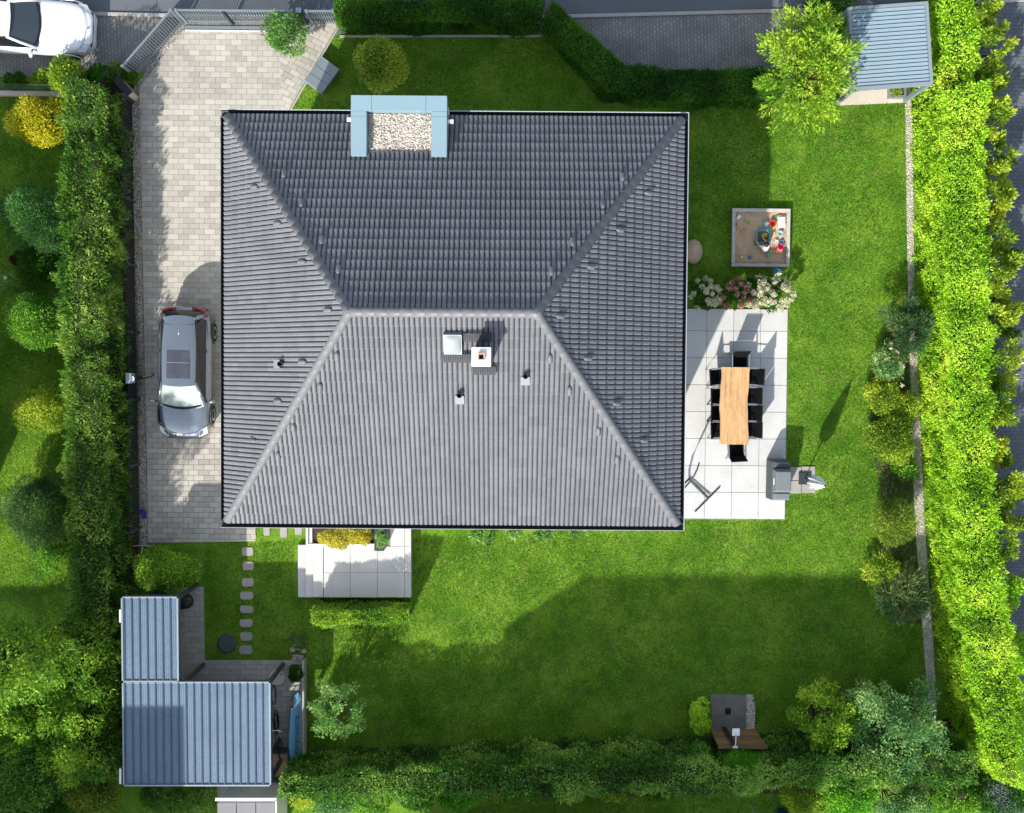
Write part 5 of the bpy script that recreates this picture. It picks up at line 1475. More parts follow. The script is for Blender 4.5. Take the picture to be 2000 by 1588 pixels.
# hanging-chair stand
q = P(1372, 962); hs = thing('hanging_chair_stand', 'black curved tubular stand for a hanging chair on the patio', 'stand', (q.x, q.y, ZP))
def rp(x, y, z):
    w = P(x, y, z); return (w.x - q.x, w.y - q.y, z)
MB().tube([rp(1357, 999, 0.03), rp(1405, 951, 0.03)], 0.027, 8).build('foot_bar', MAT['anthracite'], hs)
MB().tube([rp(1382, 974, 0.04), rp(1344, 936, 0.05)], 0.022, 8).build('base_bar', MAT['anthracite'], hs)
MB().tube([rp(1386, 966, 0.04), rp(1346, 933, 0.05)], 0.018, 8).build('base_bar', MAT['anthracite'], hs)
mast = [(1345, 935, 0.05), (1337, 943, 0.35), (1332, 951, 0.8), (1335, 954, 1.25), (1344, 944, 1.65), (1355, 929, 1.88), (1362, 914, 1.93), (1365, 903, 1.86)]
MB().tube([rp(*p) for p in mast], [0.035, 0.035, 0.034, 0.033, 0.03, 0.028, 0.025, 0.022], 8).build('mast', MAT['anthracite'], hs, smooth=True)
MB().tube([rp(1365, 903, 1.86), rp(1365, 904, 1.78), rp(1367, 903, 1.74)], 0.01, 6).build('hook', MAT['steel'], hs)

# ------------------------------------------------------------------ sandbox
q = P(1486.5, 464, 0.25); sx = thing('sandbox', 'square grey timber sandbox full of toys on the lawn', 'sandbox', (q.x, q.y, 0), R(-0.6))
S = 113 * mpp(0.25); bw = 0.115
for k, (x, y, dx, dy) in enumerate(((0, S / 2 - bw / 2, S, bw), (0, -S / 2 + bw / 2, S, bw), (-S / 2 + bw / 2, 0, bw, S - 2 * bw), (S / 2 - bw / 2, 0, bw, S - 2 * bw))):
    MB().box((x, y, 0.232), (dx - 0.004, dy - 0.004, 0.036)).build('rim_board', MAT['wood_grey'], sx, bevel=0.005)
    MB().box((x, y, 0.105), (dx * (0.97 if dx > dy else 0.5), dy * (0.5 if dx > dy else 0.97), 0.21)).build('side_board', MAT['wood_grey'], sx)
rs = np.random.default_rng(4)
hb = rs.normal(0, 0.016, (25, 25))
hb = (hb + np.roll(hb, 1, 0) + np.roll(hb, 1, 1) + np.roll(hb, -1, 0)) / 1.6
MB().grid(lambda u, v: ((u - 0.5) * (S - bw * 1.3), (v - 0.5) * (S - bw * 1.3), 0.10 + hb[int(u * 24), int(v * 24)]), 24, 24).build('sand', MAT['sand'], sx, smooth=True)
ZSd = 0.11
def toy(name, label, px, py, mb, m, rz=0.0, smooth=False, cat='toy'):
    p = P(px, py, ZSd); o = mb.build(name, MAT[m] if isinstance(m, str) else m, smooth=smooth)
    o.location = (p.x, p.y, ZSd); o.rotation_euler = (0, 0, rz); tag(o, label, cat, 'toys in the sandbox'); return o
def bucket(r, h_):
    return MB().lathe([(r * .75, 0), (r, h_), (r * 1.1, h_), (r * 1.1, h_ + .012), (r * .9, h_ + .012), (r * .68, .02)], n=16)
# turquoise tub
q = P(1489, 463, ZSd); tub = thing('water_tub', 'turquoise rectangular play tub in the middle of the sandbox', 'tub', (q.x, q.y, ZSd))
tw2, th2 = 0.43, 0.43
def rrect(w, h_, r, z, n=5):
    out = []
    for cx, cy, a0 in ((w / 2 - r, h_ / 2 - r, 0), (-w / 2 + r, h_ / 2 - r, 90), (-w / 2 + r, -h_ / 2 + r, 180), (w / 2 - r, -h_ / 2 + r, 270)):
        for k in range(n): a_ = R(a0 + 90 * k / (n - 1)); out.append((cx + r * math.cos(a_), cy + r * math.sin(a_), z))
    return out
loops = [rrect(tw2 - .08, th2 - .08, .05, 0), rrect(tw2, th2, .06, .15), rrect(tw2 + .03, th2 + .03, .07, .15), rrect(tw2 + .03, th2 + .03, .07, .165), rrect(tw2 - .02, th2 - .02, .06, .165), rrect(tw2 - .10, th2 - .10, .05, .02)]
m_ = MB(); nn = len(loops[0]); m_.add([p for l in loops for p in l], [(k * nn + i, k * nn + (i + 1) % nn, (k + 1) * nn + (i + 1) % nn, (k + 1) * nn + i) for k in range(len(loops) - 1) for i in range(nn)] + [tuple(range(nn - 1, -1, -1))])
m_.build('tub_shell', MAT['toy_turquoise'], tub)
MB().prism([(p[0], p[1]) for p in rrect(tw2 - .085, th2 - .085, .05, 0)], 0.02, 0.05).build('wet_sand', mat('wet_sand', (0.13, 0.09, 0.05), 0.4, var=0.3, bump=0.4), tub)
for k, (x, y) in enumerate(((1490, 460), (1494, 459))):
    o = toy('sand_mould', ['round yellow mould in the tub, left one', 'round yellow mould in the tub, right one'][k], x, y, MB().lathe([(.055, 0), (.07, .05), (.06, .055), (.045, .02)], n=12), 'toy_yellow'); o.location.z = ZSd + 0.05
toy('toy_bucket', 'bright red round sand bucket', 1507, 437, bucket(0.095, 0.14), 'toy_red')
toy('toy_block', 'pale blue diamond-shaped sand mould beside the red bucket', 1495, 438, MB().box((0, 0, .06), (.14, .14, .12)), 'toy_skyblue', R(45))
toy('toy_basin', 'large white plastic basin near the right rim', 1525, 435, taper(-.10, .10, -.15, .15, 0, -.12, .12, -.18, .18, .12), 'cloth_white')
toy('toy_rake', 'yellow and green toy truck body near the top right corner', 1522, 425, MB().box((0, 0, .05), (.18, .06, .05)).box((0, .05, .04), (.14, .03, .08)).cyl((-.06, -.05, .03), (-.06, .05, .03), .03).cyl((.06, -.05, .03), (.06, .05, .03), .03), 'toy_yellow')
toy('toy_sieve', 'green flat sand sieve behind the yellow truck', 1516, 427, MB().lathe([(.08, 0), (.10, .04), (.085, .04), (.07, .012)], n=14), 'toy_green')
toy('toy_bowl', 'light blue bowl on the right side of the sandbox', 1523, 456, bucket(0.08, 0.07), 'toy_skyblue')
toy('toy_bucket', 'crimson bucket in the toy heap at the right', 1523, 482, bucket(0.10, 0.13), 'toy_pink')
toy('toy_cup', 'small turquoise cup touching the crimson bucket', 1526, 473, bucket(0.055, 0.09), 'toy_turquoise')
toy('toy_tray', 'coral toy tray below the crimson bucket', 1521, 489, taper(-.10, .10, -.06, .06, 0, -.12, .12, -.08, .08, .05), 'toy_coral', R(20))
toy('toy_shovel', 'orange toy shovel by the coral tray', 1512, 491, MB().box((0, .0, .02), (.07, .11, .02)).bar((0, .05, .025), (0, .17, .03), .02, .02), 'toy_orange', R(25))
toy('sand_mould', 'green star-shaped sand mould at the lower right', 1501, 498, MB().prism([((.10 if k % 2 else .05) * math.cos(k * math.pi / 5), (.10 if k % 2 else .05) * math.sin(k * math.pi / 5)) for k in range(10)], 0, .05), 'toy_green')
toy('sand_mould', 'pale green cup above the green star', 1505, 491, bucket(0.045, 0.06), 'toy_paleyellow')
toy('toy_ball', 'pale yellow ball in the lower left sand', 1448, 503, MB().ball((0, 0, .05), .055, 12, 8), 'toy_paleyellow', smooth=True, cat='ball')
toy('toy_ball', 'blue ball with light top in the lower left sand', 1464, 503, MB().ball((0, 0, .05), .058, 12, 8), 'toy_deepblue', smooth=True, cat='ball')
toy('toy_shovel', 'yellow toy shovel in the upper left sand', 1467, 438, MB().box((0, .0, .02), (.06, .10, .02)).bar((0, .05, .025), (0, .15, .03), .02, .02), 'toy_yellow', R(15))
toy('sand_mould', 'orange shell mould at the left of the sandbox', 1451, 452, MB().ball((0, 0, .0), (.06, .06, .05), 10, 5, 0), 'toy_orange', smooth=True)
toy('toy_rake', 'grey-green toy rake in the upper left sand', 1459, 434, MB().bar((-.12, 0, .02), (.08, 0, .02), .015, .015).box((.09, 0, .02), (.02, .10, .02)).box((.10, 0, .01), (.04, .015, .02)).box((.10, .04, .01), (.04, .015, .02)).box((.10, -.04, .01), (.04, .015, .02)), 'toy_green', R(-20))
toy('toy_trowel', 'white toy trowel in the top left corner of the sandbox', 1443, 424, MB().box((0, 0, .03), (.10, .15, .02)).bar((0, -.07, .03), (0, -.15, .03), .025, .025), 'cloth_white', R(-45))
toy('toy_block', 'red toy brick by the left rim', 1438, 438, MB().box((0, 0, .03), (.03, .12, .06)), 'toy_red')
toy('toy_cup', 'mint green cup beside the tub and the child', 1475, 477, bucket(0.06, 0.08), 'toy_green')
toy('toy_cup', 'yellow-green small cup below the mint cup', 1475, 482, bucket(0.045, 0.06), 'toy_paleyellow')
toy('toy_figure', 'tan toy animal right of the tub', 1510, 459, MB().ball((0, 0, .06), (.07, .04, .04), 8, 6).ball((.07, .01, .09), .03, 8, 6).cyl((-.04, .02, 0), (-.04, .02, .05), .012, n=6).cyl((.04, .02, 0), (.04, .02, .05), .012, n=6).cyl((-.04, -.02, 0), (-.04, -.02, .05), .012, n=6).cyl((.04, -.02, 0), (.04, -.02, .05), .012, n=6), 'toy_yellow', R(70))
toy('toy_cup', 'white cup left of the turquoise cup', 1516, 473, bucket(0.05, 0.07), 'cloth_white')
toy('sand_mould', 'lavender grey mould above the white cup', 1517, 468, MB().ball((0, 0, 0), (.07, .05, .05), 10, 5, 0), 'toy_skyblue', smooth=True)

# child playing in the sand
def bake_skin(name, joints, bones, m, parent, sub=2):
    bm = bmesh.new()
    lay = bm.verts.layers.skin.verify()
    vs = []
    for k, j in enumerate(joints):
        v = bm.verts.new(j[:3]); r = (j[3], j[4] if len(j) > 4 else j[3])
        v[lay].radius = r; v[lay].use_root = (k == 0); vs.append(v)
    for a_, b_ in bones: bm.edges.new((vs[a_], vs[b_]))
    me = bpy.data.meshes.new(name); bm.to_mesh(me); bm.free()
    me.materials.append(m)
    ob = put(name, me, parent)
    md = ob.modifiers.new('skin', 'SKIN'); md.use_smooth_shade = True
    s = ob.modifiers.new('sub', 'SUBSURF'); s.levels = s.render_levels = sub
    return ob
q = P(1490.5, 487, ZSd)
kid = thing('person', 'small dark-haired child in a white shirt kneeling at the turquoise tub', 'person', (q.x, q.y, ZSd), R(10))
J = [(0, -0.05, .16, .085, .075), (0, -0.01, .28, .085, .07), (0, 0.05, .40, .085, .06), (0, 0.075, .46, .04), (0, 0.10, .50, .04),
     (-.11, 0.06, .40, .038), (-.19, 0.13, .31, .028), (-.22, 0.24, .24, .022), (-.22, 0.29, .22, .018),
     (.10, 0.07, .40, .038), (.10, 0.20, .32, .028), (.03, 0.31, .25, .022), (.01, 0.36, .23, .018),
     (-.08, -.02, .13, .062), (-.13, 0.17, .10, .048), (-.14, -.02, .045, .036), (-.13, -.14, .04, .028),
     (.08, -.02, .13, .062), (.13, 0.17, .10, .048), (.14, -.02, .045, .036), (.13, -.14, .04, .028)]
Bn = [(0, 1), (1, 2), (2, 3), (3, 4), (2, 5), (5, 6), (6, 7), (7, 8), (2, 9), (9, 10), (10, 11), (11, 12), (0, 13), (13, 14), (14, 15), (15, 16), (0, 17), (17, 18), (18, 19), (19, 20)]
# five fingers on each hand
for hand, dx in ((8, -1), (12, 1)):
    hx, hy, hz = J[hand][:3]
    for k in range(4):
        i0 = len(J); ox = (k - 1.5) * 0.011
        J.append((hx + ox, hy + 0.022, hz - 0.004, .0075)); J.append((hx + ox * 1.2, hy + 0.045 - abs(k - 1.4) * .004, hz - 0.018, .0065))
        Bn += [(hand, i0), (i0, i0 + 1)]
    i0 = len(J); J.append((hx - dx * 0.024, hy + 0.008, hz - 0.004, .008)); J.append((hx - dx * 0.030, hy + 0.026, hz - 0.012, .007)); Bn += [(hand, i0), (i0, i0 + 1)]
kb_ = bake_skin('body', J, Bn, MAT['skin'], kid)
hd = MB().ball((0, 0.125, .585), (.082, .094, .105), 16, 12)
hd.ball((0, 0.218, .575), (.014, .02, .016), 8, 6).ball((.082, .12, .575), (.012, .02, .026), 8, 6).ball((-.082, .12, .575), (.012, .02, .026), 8, 6)
head = hd.build('head', MAT['skin'], kid, smooth=True)
MB().ball((0, 0.108, .605), (.093, .098, .102), 16, 10, -0.15).build('hair', MAT['hair'], head, smooth=True)
for s in (-1, 1): MB().ball((s * .032, .206, .592), (.011, .009, .008), 8, 6).build('eye', MAT['black'], head, smooth=True)
MB().ball((0, .208, .545), (.022, .01, .006), 8, 6).build('mouth', MAT['toy_coral'], head, smooth=True)
bake_skin('shirt', [(0, -0.055, .20, .10, .09), (0, -0.01, .29, .10, .085), (0, 0.045, .40, .10, .078), (0, 0.065, .44, .055), (-.12, 0.065, .395, .05), (-.17, 0.115, .335, .042), (.11, 0.075, .395, .05), (.105, 0.155, .345, .042)], [(0, 1), (1, 2), (2, 3), (2, 4), (4, 5), (2, 6), (6, 7)], MAT['cloth_white'], kid)
bake_skin('shorts', [(0, -0.055, .16, .098, .088), (-.085, -.01, .135, .074), (-.115, .09, .115, .064), (.085, -.01, .135, .074), (.115, .09, .115, .064)], [(0, 1), (1, 2), (0, 3), (3, 4)], MAT['denim'], kid)

# boulder under the eave, pinwheel
p = P(1352, 492); b = MB().ball((0, 0, 0.10), (0.33, 0.43, 0.26), 14, 9)
b.v = [(x * (1 + 0.06 * math.sin(z * 9 + y * 5)), y * (1 + 0.05 * math.sin(x * 8)), z) for x, y, z in b.v]
o = b.build('boulder', MAT['boulder'], smooth=True); o.location = (p.x, p.y, 0); tag(o, 'big rounded tan boulder by the house east wall', 'boulder')
q = P(1506, 540); t = thing('pinwheel', 'blue and cream pinwheel on a stick between sandbox and hydrangeas', 'pinwheel', (q.x, q.y, 0))
MB().cyl((0, 0, 0), (0.02, 0.06, 0.85), 0.01, n=6).build('stick', MAT['wood_dark'], t)
for k in range(10):
    a_ = k * 2 * math.pi / 10; w = MB()
    c, s = math.cos(a_), math.sin(a_); c2, s2 = math.cos(a_ + .42), math.sin(a_ + .42)
    w.add([(0.02, 0.06, .87), (.14 * c + .02, .14 * s + .06, .86), (.15 * c2 + .02, .15 * s2 + .06, .90), (.08 * c2 + .02, .08 * s2 + .06, .905)], [(0, 1, 2, 3)])
    w.build('vane', MAT['toy_deepblue'] if s > -0.1 else MAT['toy_paleyellow'], t)

# ------------------------------------------------------------------ outdoor shower
fl = sheet('shower_floor', [(1389, 1356), (1457, 1357), (1457, 1424), (1389, 1424)], 0.03, MAT['slab_joint'], thick=0.05)
for x0, y0, x1, y1 in ((1390, 1357, 1456, 1400), (1390, 1400, 1411, 1423), (1411, 1400, 1434, 1423), (1434, 1400, 1456, 1423)):
    px_slab(fl, x0, y0, x1, y1, 0.03, 0.05, MAT['slab_dark'])
px_slab(fl, 1416, 1383, 1428, 1396, 0.04, 0.054, MAT['black'], 'drain_grate')
SG = [(1458, 1356), (1470, 1357), (1474, 1378), (1473, 1423), (1458, 1423)]
sheet('gravel_bed', SG, 0.01, MAT['gravel']); pebbles('pebbles', SG, 500, 0.032, MAT['pebble_white'], 0.02, 31)
a, b = P(1386, 1425), P(1476, 1425)
ww = thing('shower_screen', 'brown horizontal-plank wooden screen behind the outdoor shower', 'screen', (a.x, a.y, 0))
for k in range(10):
    MB().bar((0, 0, 0.10 + k * 0.168), (b.x - a.x, b.y - a.y, 0.10 + k * 0.168), 0.035, 0.16).build('plank', MAT['wood_plank'], ww, bevel=0.006)
for x in (0.06, (b.x - a.x) - 0.06): MB().box((x, -0.06, 0.86), (0.08, 0.08, 1.72)).build('post', MAT['wood_plank'], ww)
MB().bar((-0.02, -0.03, 1.755), (b.x - a.x + 0.02, b.y - a.y - 0.03, 1.755), 0.13, 0.03).build('top_board', MAT['wood_plank'], ww)
q = P(1414, 1420); sh = thing('garden_shower', 'steel garden shower column with square rain head', 'shower', (q.x, q.y, 0))
MB().box((0, 0.0, 1.02), (0.14, 0.05, 2.04)).build('column', MAT['dark'], sh, bevel=0.006)
MB().bar((0.0, -0.02, 2.06), (0.02, 0.42, 2.06), 0.035, 0.03).build('arm', MAT['steel'], sh)
MB().box((0.02, 0.46, 2.04), (0.24, 0.24, 0.03)).build('rain_head', MAT['white'], sh, bevel=0.005)
MB().box((0.0, -0.03, 2.03), (0.16, 0.08, 0.05)).build('bracket', MAT['steel'], sh)

# ------------------------------------------------------------------ other yard things along the bottom edge
q = P(1466, 1600); t = thing('swing_frame', 'pale green metal swing frame legs at the bottom edge', 'frame', (q.x, q.y, 0))
for x, y in ((-0.02, 0.55), (0.55, 0.05)):
    MB().cyl((x, y, 0), (0.1, 0.28, 2.2), 0.03, n=8).build('leg', MAT['pale_post'] if 'pale_post' in MAT else MAT['fascia'], t)
q = P(1526, 1588); t = thing('water_barrel', 'blue plastic barrel at the bottom edge behind the hedge', 'barrel', (q.x, q.y, 0))
MB().lathe([(0.17, 0), (0.19, 0.08), (0.21, 0.3), (0.19, 0.52), (0.17, 0.58), (0.12, 0.60)], n=20).build('drum', MAT['blue_plastic'], t, smooth=True)
MB().lathe([(0.16, 0.585), (0.16, 0.60)], n=20).build('lid_ring', MAT['blue_plastic'], t)
q = P(1932, 47); t = thing('round_bollard', 'pale round concrete bollard with dark hole beside the side street', 'bollard', (q.x, q.y, 0))
MB().lathe([(0.20, 0), (0.20, 0.20), (0.17, 0.26), (0.06, 0.28), (0.05, 0.2)], n=20).build('drum', MAT['kerb'], t, smooth=False)
MB().lathe([(0.05, 0.2), (0.05, 0.275)], n=12).build('hole', MAT['black'], t)
# hose on the left lawn
hs_ = [(50, 1050), (70, 1080), (78, 1120), (66, 1150), (45, 1168), (20, 1172), (-5, 1165)]
q = P(*hs_[0]); t = thing('garden_hose', 'thin grey garden hose curving across the left lawn', 'hose', (q.x, q.y, 0))
MB().tube([(P(x, y) - q) + Vector((0, 0, 0.02)) for x, y in hs_], 0.014, 6).build('tube', MAT['hose'], t, smooth=True)
# pale branches at the end of the driveway gravel
q = P(280, 1068); t = thing('fallen_branch', 'pale forked branch lying at the end of the gravel strip', 'branch', (q.x, q.y, 0))
MB().tube([(-0.35, 0.02, 0.06), (-0.05, 0.06, 0.09), (0.35, 0.03, 0.05)], [0.02, 0.035, 0.015], 6).tube([(0, 0.05, 0.08), (-0.02, -0.15, 0.12), (-0.05, -0.3, 0.08)], [0.03, 0.025, 0.015], 6).build('wood', MAT['branch_white'], t)

# ------------------------------------------------------------------ hedges
hedge('thuja_hedge', 'tall dark thuja hedge between the left lawn and the driveway', [(164, 178), (164, 500), (170, 900), (178, 1135), (194, 1480)], [(246, 195), (248, 500), (254, 900), (257, 1120), (270, 1480)], 2.15, LEAF['thuja'], 0.15, 0.045, 1.9, seed=3, lump=0.34, up=0.5, lscale=2.6, spread=0.6)
sheet('planting_bed', [(1728, 650), (1774, 640), (1780, 900), (1788, 1040), (1800, 1220), (1760, 1215), (1716, 1130), (1722, 960), (1700, 860), (1702, 740)], 0.006, MAT['soil'])
hedge('privet_hedge', 'long bright lime green hedge along the right garden edge', [(1786, 212), (1789, 500), (1800, 800), (1812, 1030), (1832, 1250), (1858, 1420), (1880, 1470)], [(1868, 195), (1872, 500), (1880, 800), (1892, 1030), (1930, 1250), (1945, 1420), (1940, 1490)], 2.7, LEAF['lime'], 0.085, 0.042, 2.0, seed=5, lump=0.20, lscale=3.2)
hedge('privet_hedge', 'bright hedge stub between pergola and side street', [(1795, -40), (1797, 90), (1786, 205)], [(1850, -40), (1858, 90), (1864, 200)], 2.3, LEAF['lime'], 0.105, 0.052, 1.9, seed=6, lump=0.2, lscale=2.2)
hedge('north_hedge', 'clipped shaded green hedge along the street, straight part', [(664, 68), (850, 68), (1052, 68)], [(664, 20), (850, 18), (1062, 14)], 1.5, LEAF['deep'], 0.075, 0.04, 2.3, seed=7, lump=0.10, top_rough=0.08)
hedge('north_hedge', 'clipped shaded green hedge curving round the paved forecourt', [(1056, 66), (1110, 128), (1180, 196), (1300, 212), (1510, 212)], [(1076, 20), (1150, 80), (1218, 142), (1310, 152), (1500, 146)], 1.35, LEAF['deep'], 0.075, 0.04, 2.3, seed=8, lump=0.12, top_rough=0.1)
hedge('corner_hedge', 'dark hedge behind the tall maple beside the pergola', [(1560, 88), (1640, 80)], [(1570, -10), (1640, -14)], 1.7, LEAF['mid'], 0.08, 0.042, 2.0, seed=9, lump=0.18)
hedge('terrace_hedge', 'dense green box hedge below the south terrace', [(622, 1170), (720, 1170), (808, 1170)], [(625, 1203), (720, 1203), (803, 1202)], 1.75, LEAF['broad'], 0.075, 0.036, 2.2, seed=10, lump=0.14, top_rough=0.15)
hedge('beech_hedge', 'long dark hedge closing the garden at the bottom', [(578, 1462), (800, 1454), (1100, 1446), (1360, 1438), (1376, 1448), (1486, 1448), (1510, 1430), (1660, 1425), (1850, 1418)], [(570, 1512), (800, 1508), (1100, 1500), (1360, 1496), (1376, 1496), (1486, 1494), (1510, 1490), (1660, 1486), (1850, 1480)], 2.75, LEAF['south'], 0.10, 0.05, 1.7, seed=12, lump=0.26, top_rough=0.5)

# laurels along the side street
OR = ['first', 'second', 'third', 'fourth', 'fifth', 'sixth', 'seventh', 'eighth', 'ninth', 'tenth', 'eleventh', 'twelfth', 'thirteenth', 'fourteenth']
LAU = [(1900, 15, 40, 34, 2.2), (1925, 95, 42, 40, 2.3), (1908, 172, 40, 34, 2.1), (1925, 240, 42, 36, 2.3), (1924, 312, 44, 36, 2.2), (1920, 385, 42, 38, 2.3), (1918, 455, 44, 38, 2.2), (1925, 530, 48, 42, 2.4), (1926, 620, 46, 44, 2.3), (1936, 705, 48, 42, 2.3), (1928, 795, 46, 44, 2.3), (1922, 868, 44, 40, 2.2), (1945, 950, 48, 46, 2.4), (1938, 1050, 46, 50, 2.4)]
for k, (x, y, rx, ry, h_) in enumerate(LAU):
    shrub('laurel_bush', 'yellow-tipped laurel in the outer row by the side street, %s from the top' % OR[k], 'shrub', x, y, rx, ry + 6, h_ + 0.4, LEAF['laurel'], 0.16, 0.062, cover=1.5, clumps=20, group='laurels along the side street', spread=0.5, crad=0.24, shell=0.74, flat=0.25, inner=0.2, stretch=2.2)
for k, (x, y, rx, ry, h_) in enumerate([(1950, 1150, 40, 55, 2.3), (1962, 1270, 42, 60, 2.4), (1972, 1390, 40, 55, 2.3)]):
    shrub('lime_bush', ['upper', 'middle', 'lower'][k] + ' lime bush bulging over the lower side street', 'shrub', x, y, rx, ry, h_, LEAF['lime'], 0.12, 0.055, cover=1.4, clumps=18, group='lime bushes by the lower side street', crad=0.36, shell=0.7)

# ------------------------------------------------------------------ left neighbour's bushes
shrub('golden_bush', 'round golden yellow bush on the left lawn', 'shrub', 78, 238, 56, 50, 1.3, LEAF['gold'], 0.075, 0.04, cover=2.0, clumps=24)
shrub('cypress_bush', 'large blue-green conifer bush on the left lawn', 'shrub', 72, 430, 64, 66, 2.0, LEAF['bluegreen'], 0.11, 0.028, cover=2.2, clumps=30, up=0.8)
shrub('round_bush', 'round mid-green bush left of the parked grey car', 'shrub', 74, 624, 60, 58, 1.8, LEAF['mid'], 0.075, 0.034, cover=2.0, clumps=30)
shrub('round_bush', 'yellow-tipped smaller bush on the sunny left lawn', 'shrub', 84, 806, 54, 50, 1.6, LEAF['yellowgreen'], 0.07, 0.034, cover=2.0, clumps=28)
shrub('spruce_bush', 'grey-green spruce bush beside the lower left hedge', 'shrub', 80, 992, 70, 64, 2.2, LEAF['spruce'], 0.12, 0.024, cover=2.2, clumps=34, up=0.3, flat=0.2)
shrub('young_bush', 'small loose green bush in front of the lower left hedge', 'shrub', 112, 1086, 38, 34, 1.3, LEAF['mid'], 0.09, 0.04, cover=1.3, clumps=12)
shrub('ornamental_grass', 'spiky dark green grass clump between two left bushes', 'plant', 66, 522, 40, 30, 0.7, LEAF['deep'], 0.30, 0.022, cover=2.0, clumps=8, up=0.2, flat=0.1, stem=False)
shrub('maroon_plant', 'dark maroon leaved plant behind the spiky grass', 'plant', 36, 508, 18, 14, 0.5, LEAF['maroon'], 0.09, 0.05, cover=2.0, clumps=6, stem=False)
shrub('spiky_plant', 'pale flowering onion plant at the left border', 'plant', 28, 552, 28, 20, 0.5, LEAF['pale'], 0.28, 0.02, cover=0.8, clumps=5, up=0.2, flat=0.1, stem=False)
q = P(30, 546); t = thing('allium_flower', 'single pale green flower ball at the left border', 'flower', (q.x, q.y, 0))
MB().cyl((0, 0, 0), (0, 0, 0.75), 0.008, n=5).build('stalk', MAT['hose'], t); MB().ball((0, 0, 0.78), 0.06, 10, 7).build('bloom', MAT['toy_paleyellow'], t, smooth=True)
shrub('corner_thuja', 'bright yellow-green thuja at the top left hedge end', 'shrub', 135, 158, 50, 42, 1.6, LEAF['yellowgreen'], 0.11, 0.045, cover=1.8, clumps=22, up=0.5)
for k, (x, y, rx, ry, h_, m_) in enumerate([(30, 158, 42, 14, 0.6, 'deep'), (95, 150, 38, 16, 0.8, 'yellowgreen'), (205, 150, 30, 22, 1.3, 'deep'), (232, 138, 16, 14, 0.8, 'olive')]):
    shrub('border_shrub', ['low dark shrub by the wire fence under the white car', 'feathery bright shrub right of the wire fence', 'dark shrub between thuja and picket fence', 'small brownish shrub at the picket fence end'][k], 'shrub', x, y, rx, ry, h_, LEAF[m_], 0.09, 0.035, cover=1.6, clumps=10)
shrub('fence_shrub', 'leafy climber behind the slanting picket fence end', 'shrub', 256, 148, 12, 14, 0.8, LEAF['deep'], 0.07, 0.035, cover=2, clumps=8)

# trees at the lower left
tree('tall_tree', 'big bright green tree at the lower left edge', -10, 1300, 130, 88, 2.0, 8.2, LEAF['broad'], None, 0.14, 0.065, clumps=80, cover=1.2, tr=0.16, crad=0.36, shell=0.66)
tree('hazel_tree', 'yellow-green hazel left of the narrow shed', 118, 1290, 105, 100, 0.8, 4.2, LEAF['broad'], None, 0.14, 0.06, clumps=60, cover=1.3, crad=0.26, shell=0.7, stretch=1.5)
tree('hazel_tree', 'dark green hazel touching the wide shed roof edge', 150, 1430, 92, 90, 0.6, 3.6, LEAF['broad'], None, 0.13, 0.055, clumps=60, cover=1.3, crad=0.26, shell=0.7, stretch=1.5)
tree('hazel_tree', 'shaded hazel in the bottom left corner', 50, 1500, 95, 85, 0.5, 3.4, LEAF['south'], None, 0.12, 0.055, clumps=36, cover=1.3, crad=0.34, shell=0.68)
tree('hazel_tree', 'bright hazel at the left picture edge beside the wide shed', 30, 1395, 88, 80, 0.6, 3.8, LEAF['broad'], None, 0.14, 0.06, clumps=54, cover=1.3, crad=0.26, shell=0.7, stretch=1.5)
shrub('wild_bush', 'olive-leaved bush below the wide shed, left part', 'shrub', 185, 1545, 70, 45, 1.8, LEAF['olive'], 0.10, 0.045, cover=1.4, clumps=22)
shrub('wild_bush', 'dark ferny bush below the wide shed, right part', 'shrub', 345, 1565, 95, 36, 1.2, LEAF['south'], 0.11, 0.03, cover=1.5, clumps=26)
shrub('wild_bush', 'small dark bush in the bottom left corner', 'shrub', 60, 1585, 90, 40, 1.5, LEAF['deep'], 0.10, 0.045, cover=1.4, clumps=18)

# ------------------------------------------------------------------ garden shrubs
tree('maple_tree', 'sunlit yellow-green maple beside the pergola', 1572, 132, 86, 112, 0.9, 4.0, LEAF['maple'], None, 0.15, 0.05, clumps=70, cover=1.5, spread=0.45, up=0.0, crad=0.19, shell=0.76, flat=0.2, stretch=2.6)
tree('globe_maple', 'round olive-green small tree above the porch bay', 745, 125, 53, 55, 1.0, 2.9, LEAF['globe'], None, 0.07, 0.045, clumps=60, cover=1.8, crad=0.36)
shrub('leafy_shrub', 'pale leafy shrub leaning over the sliding gate', 'shrub', 561, 66, 38, 44, 2.0, LEAF['pale'], 0.14, 0.04, cover=1.6, clumps=22, up=0.1, flat=0.3)
shrub('rose_shrub', 'dense leafy shrub above the narrow shed', 'shrub', 325, 1112, 70, 48, 1.5, LEAF['broad'], 0.085, 0.045, cover=1.7, clumps=30)
shrub('box_ball', 'dark clipped box ball beside the paddle board tip', 'shrub', 577, 1314, 17, 18, 0.7, LEAF['deep'], 0.05, 0.03, cover=2.6, clumps=12)
shrub('rockery_plant', 'small brownish plant above the tan rocks', 'plant', 582, 1250, 18, 18, 0.35, LEAF['spruce'], 0.07, 0.03, cover=1.2, clumps=8, stem=False)
tree('young_tree', 'airy young tree with light leaves on the lower lawn', 658, 1388, 58, 62, 0.9, 2.9, LEAF['pale'], None, 0.10, 0.05, clumps=40, cover=0.8, tr=0.035, crad=0.22, shell=0.74, stretch=1.6)
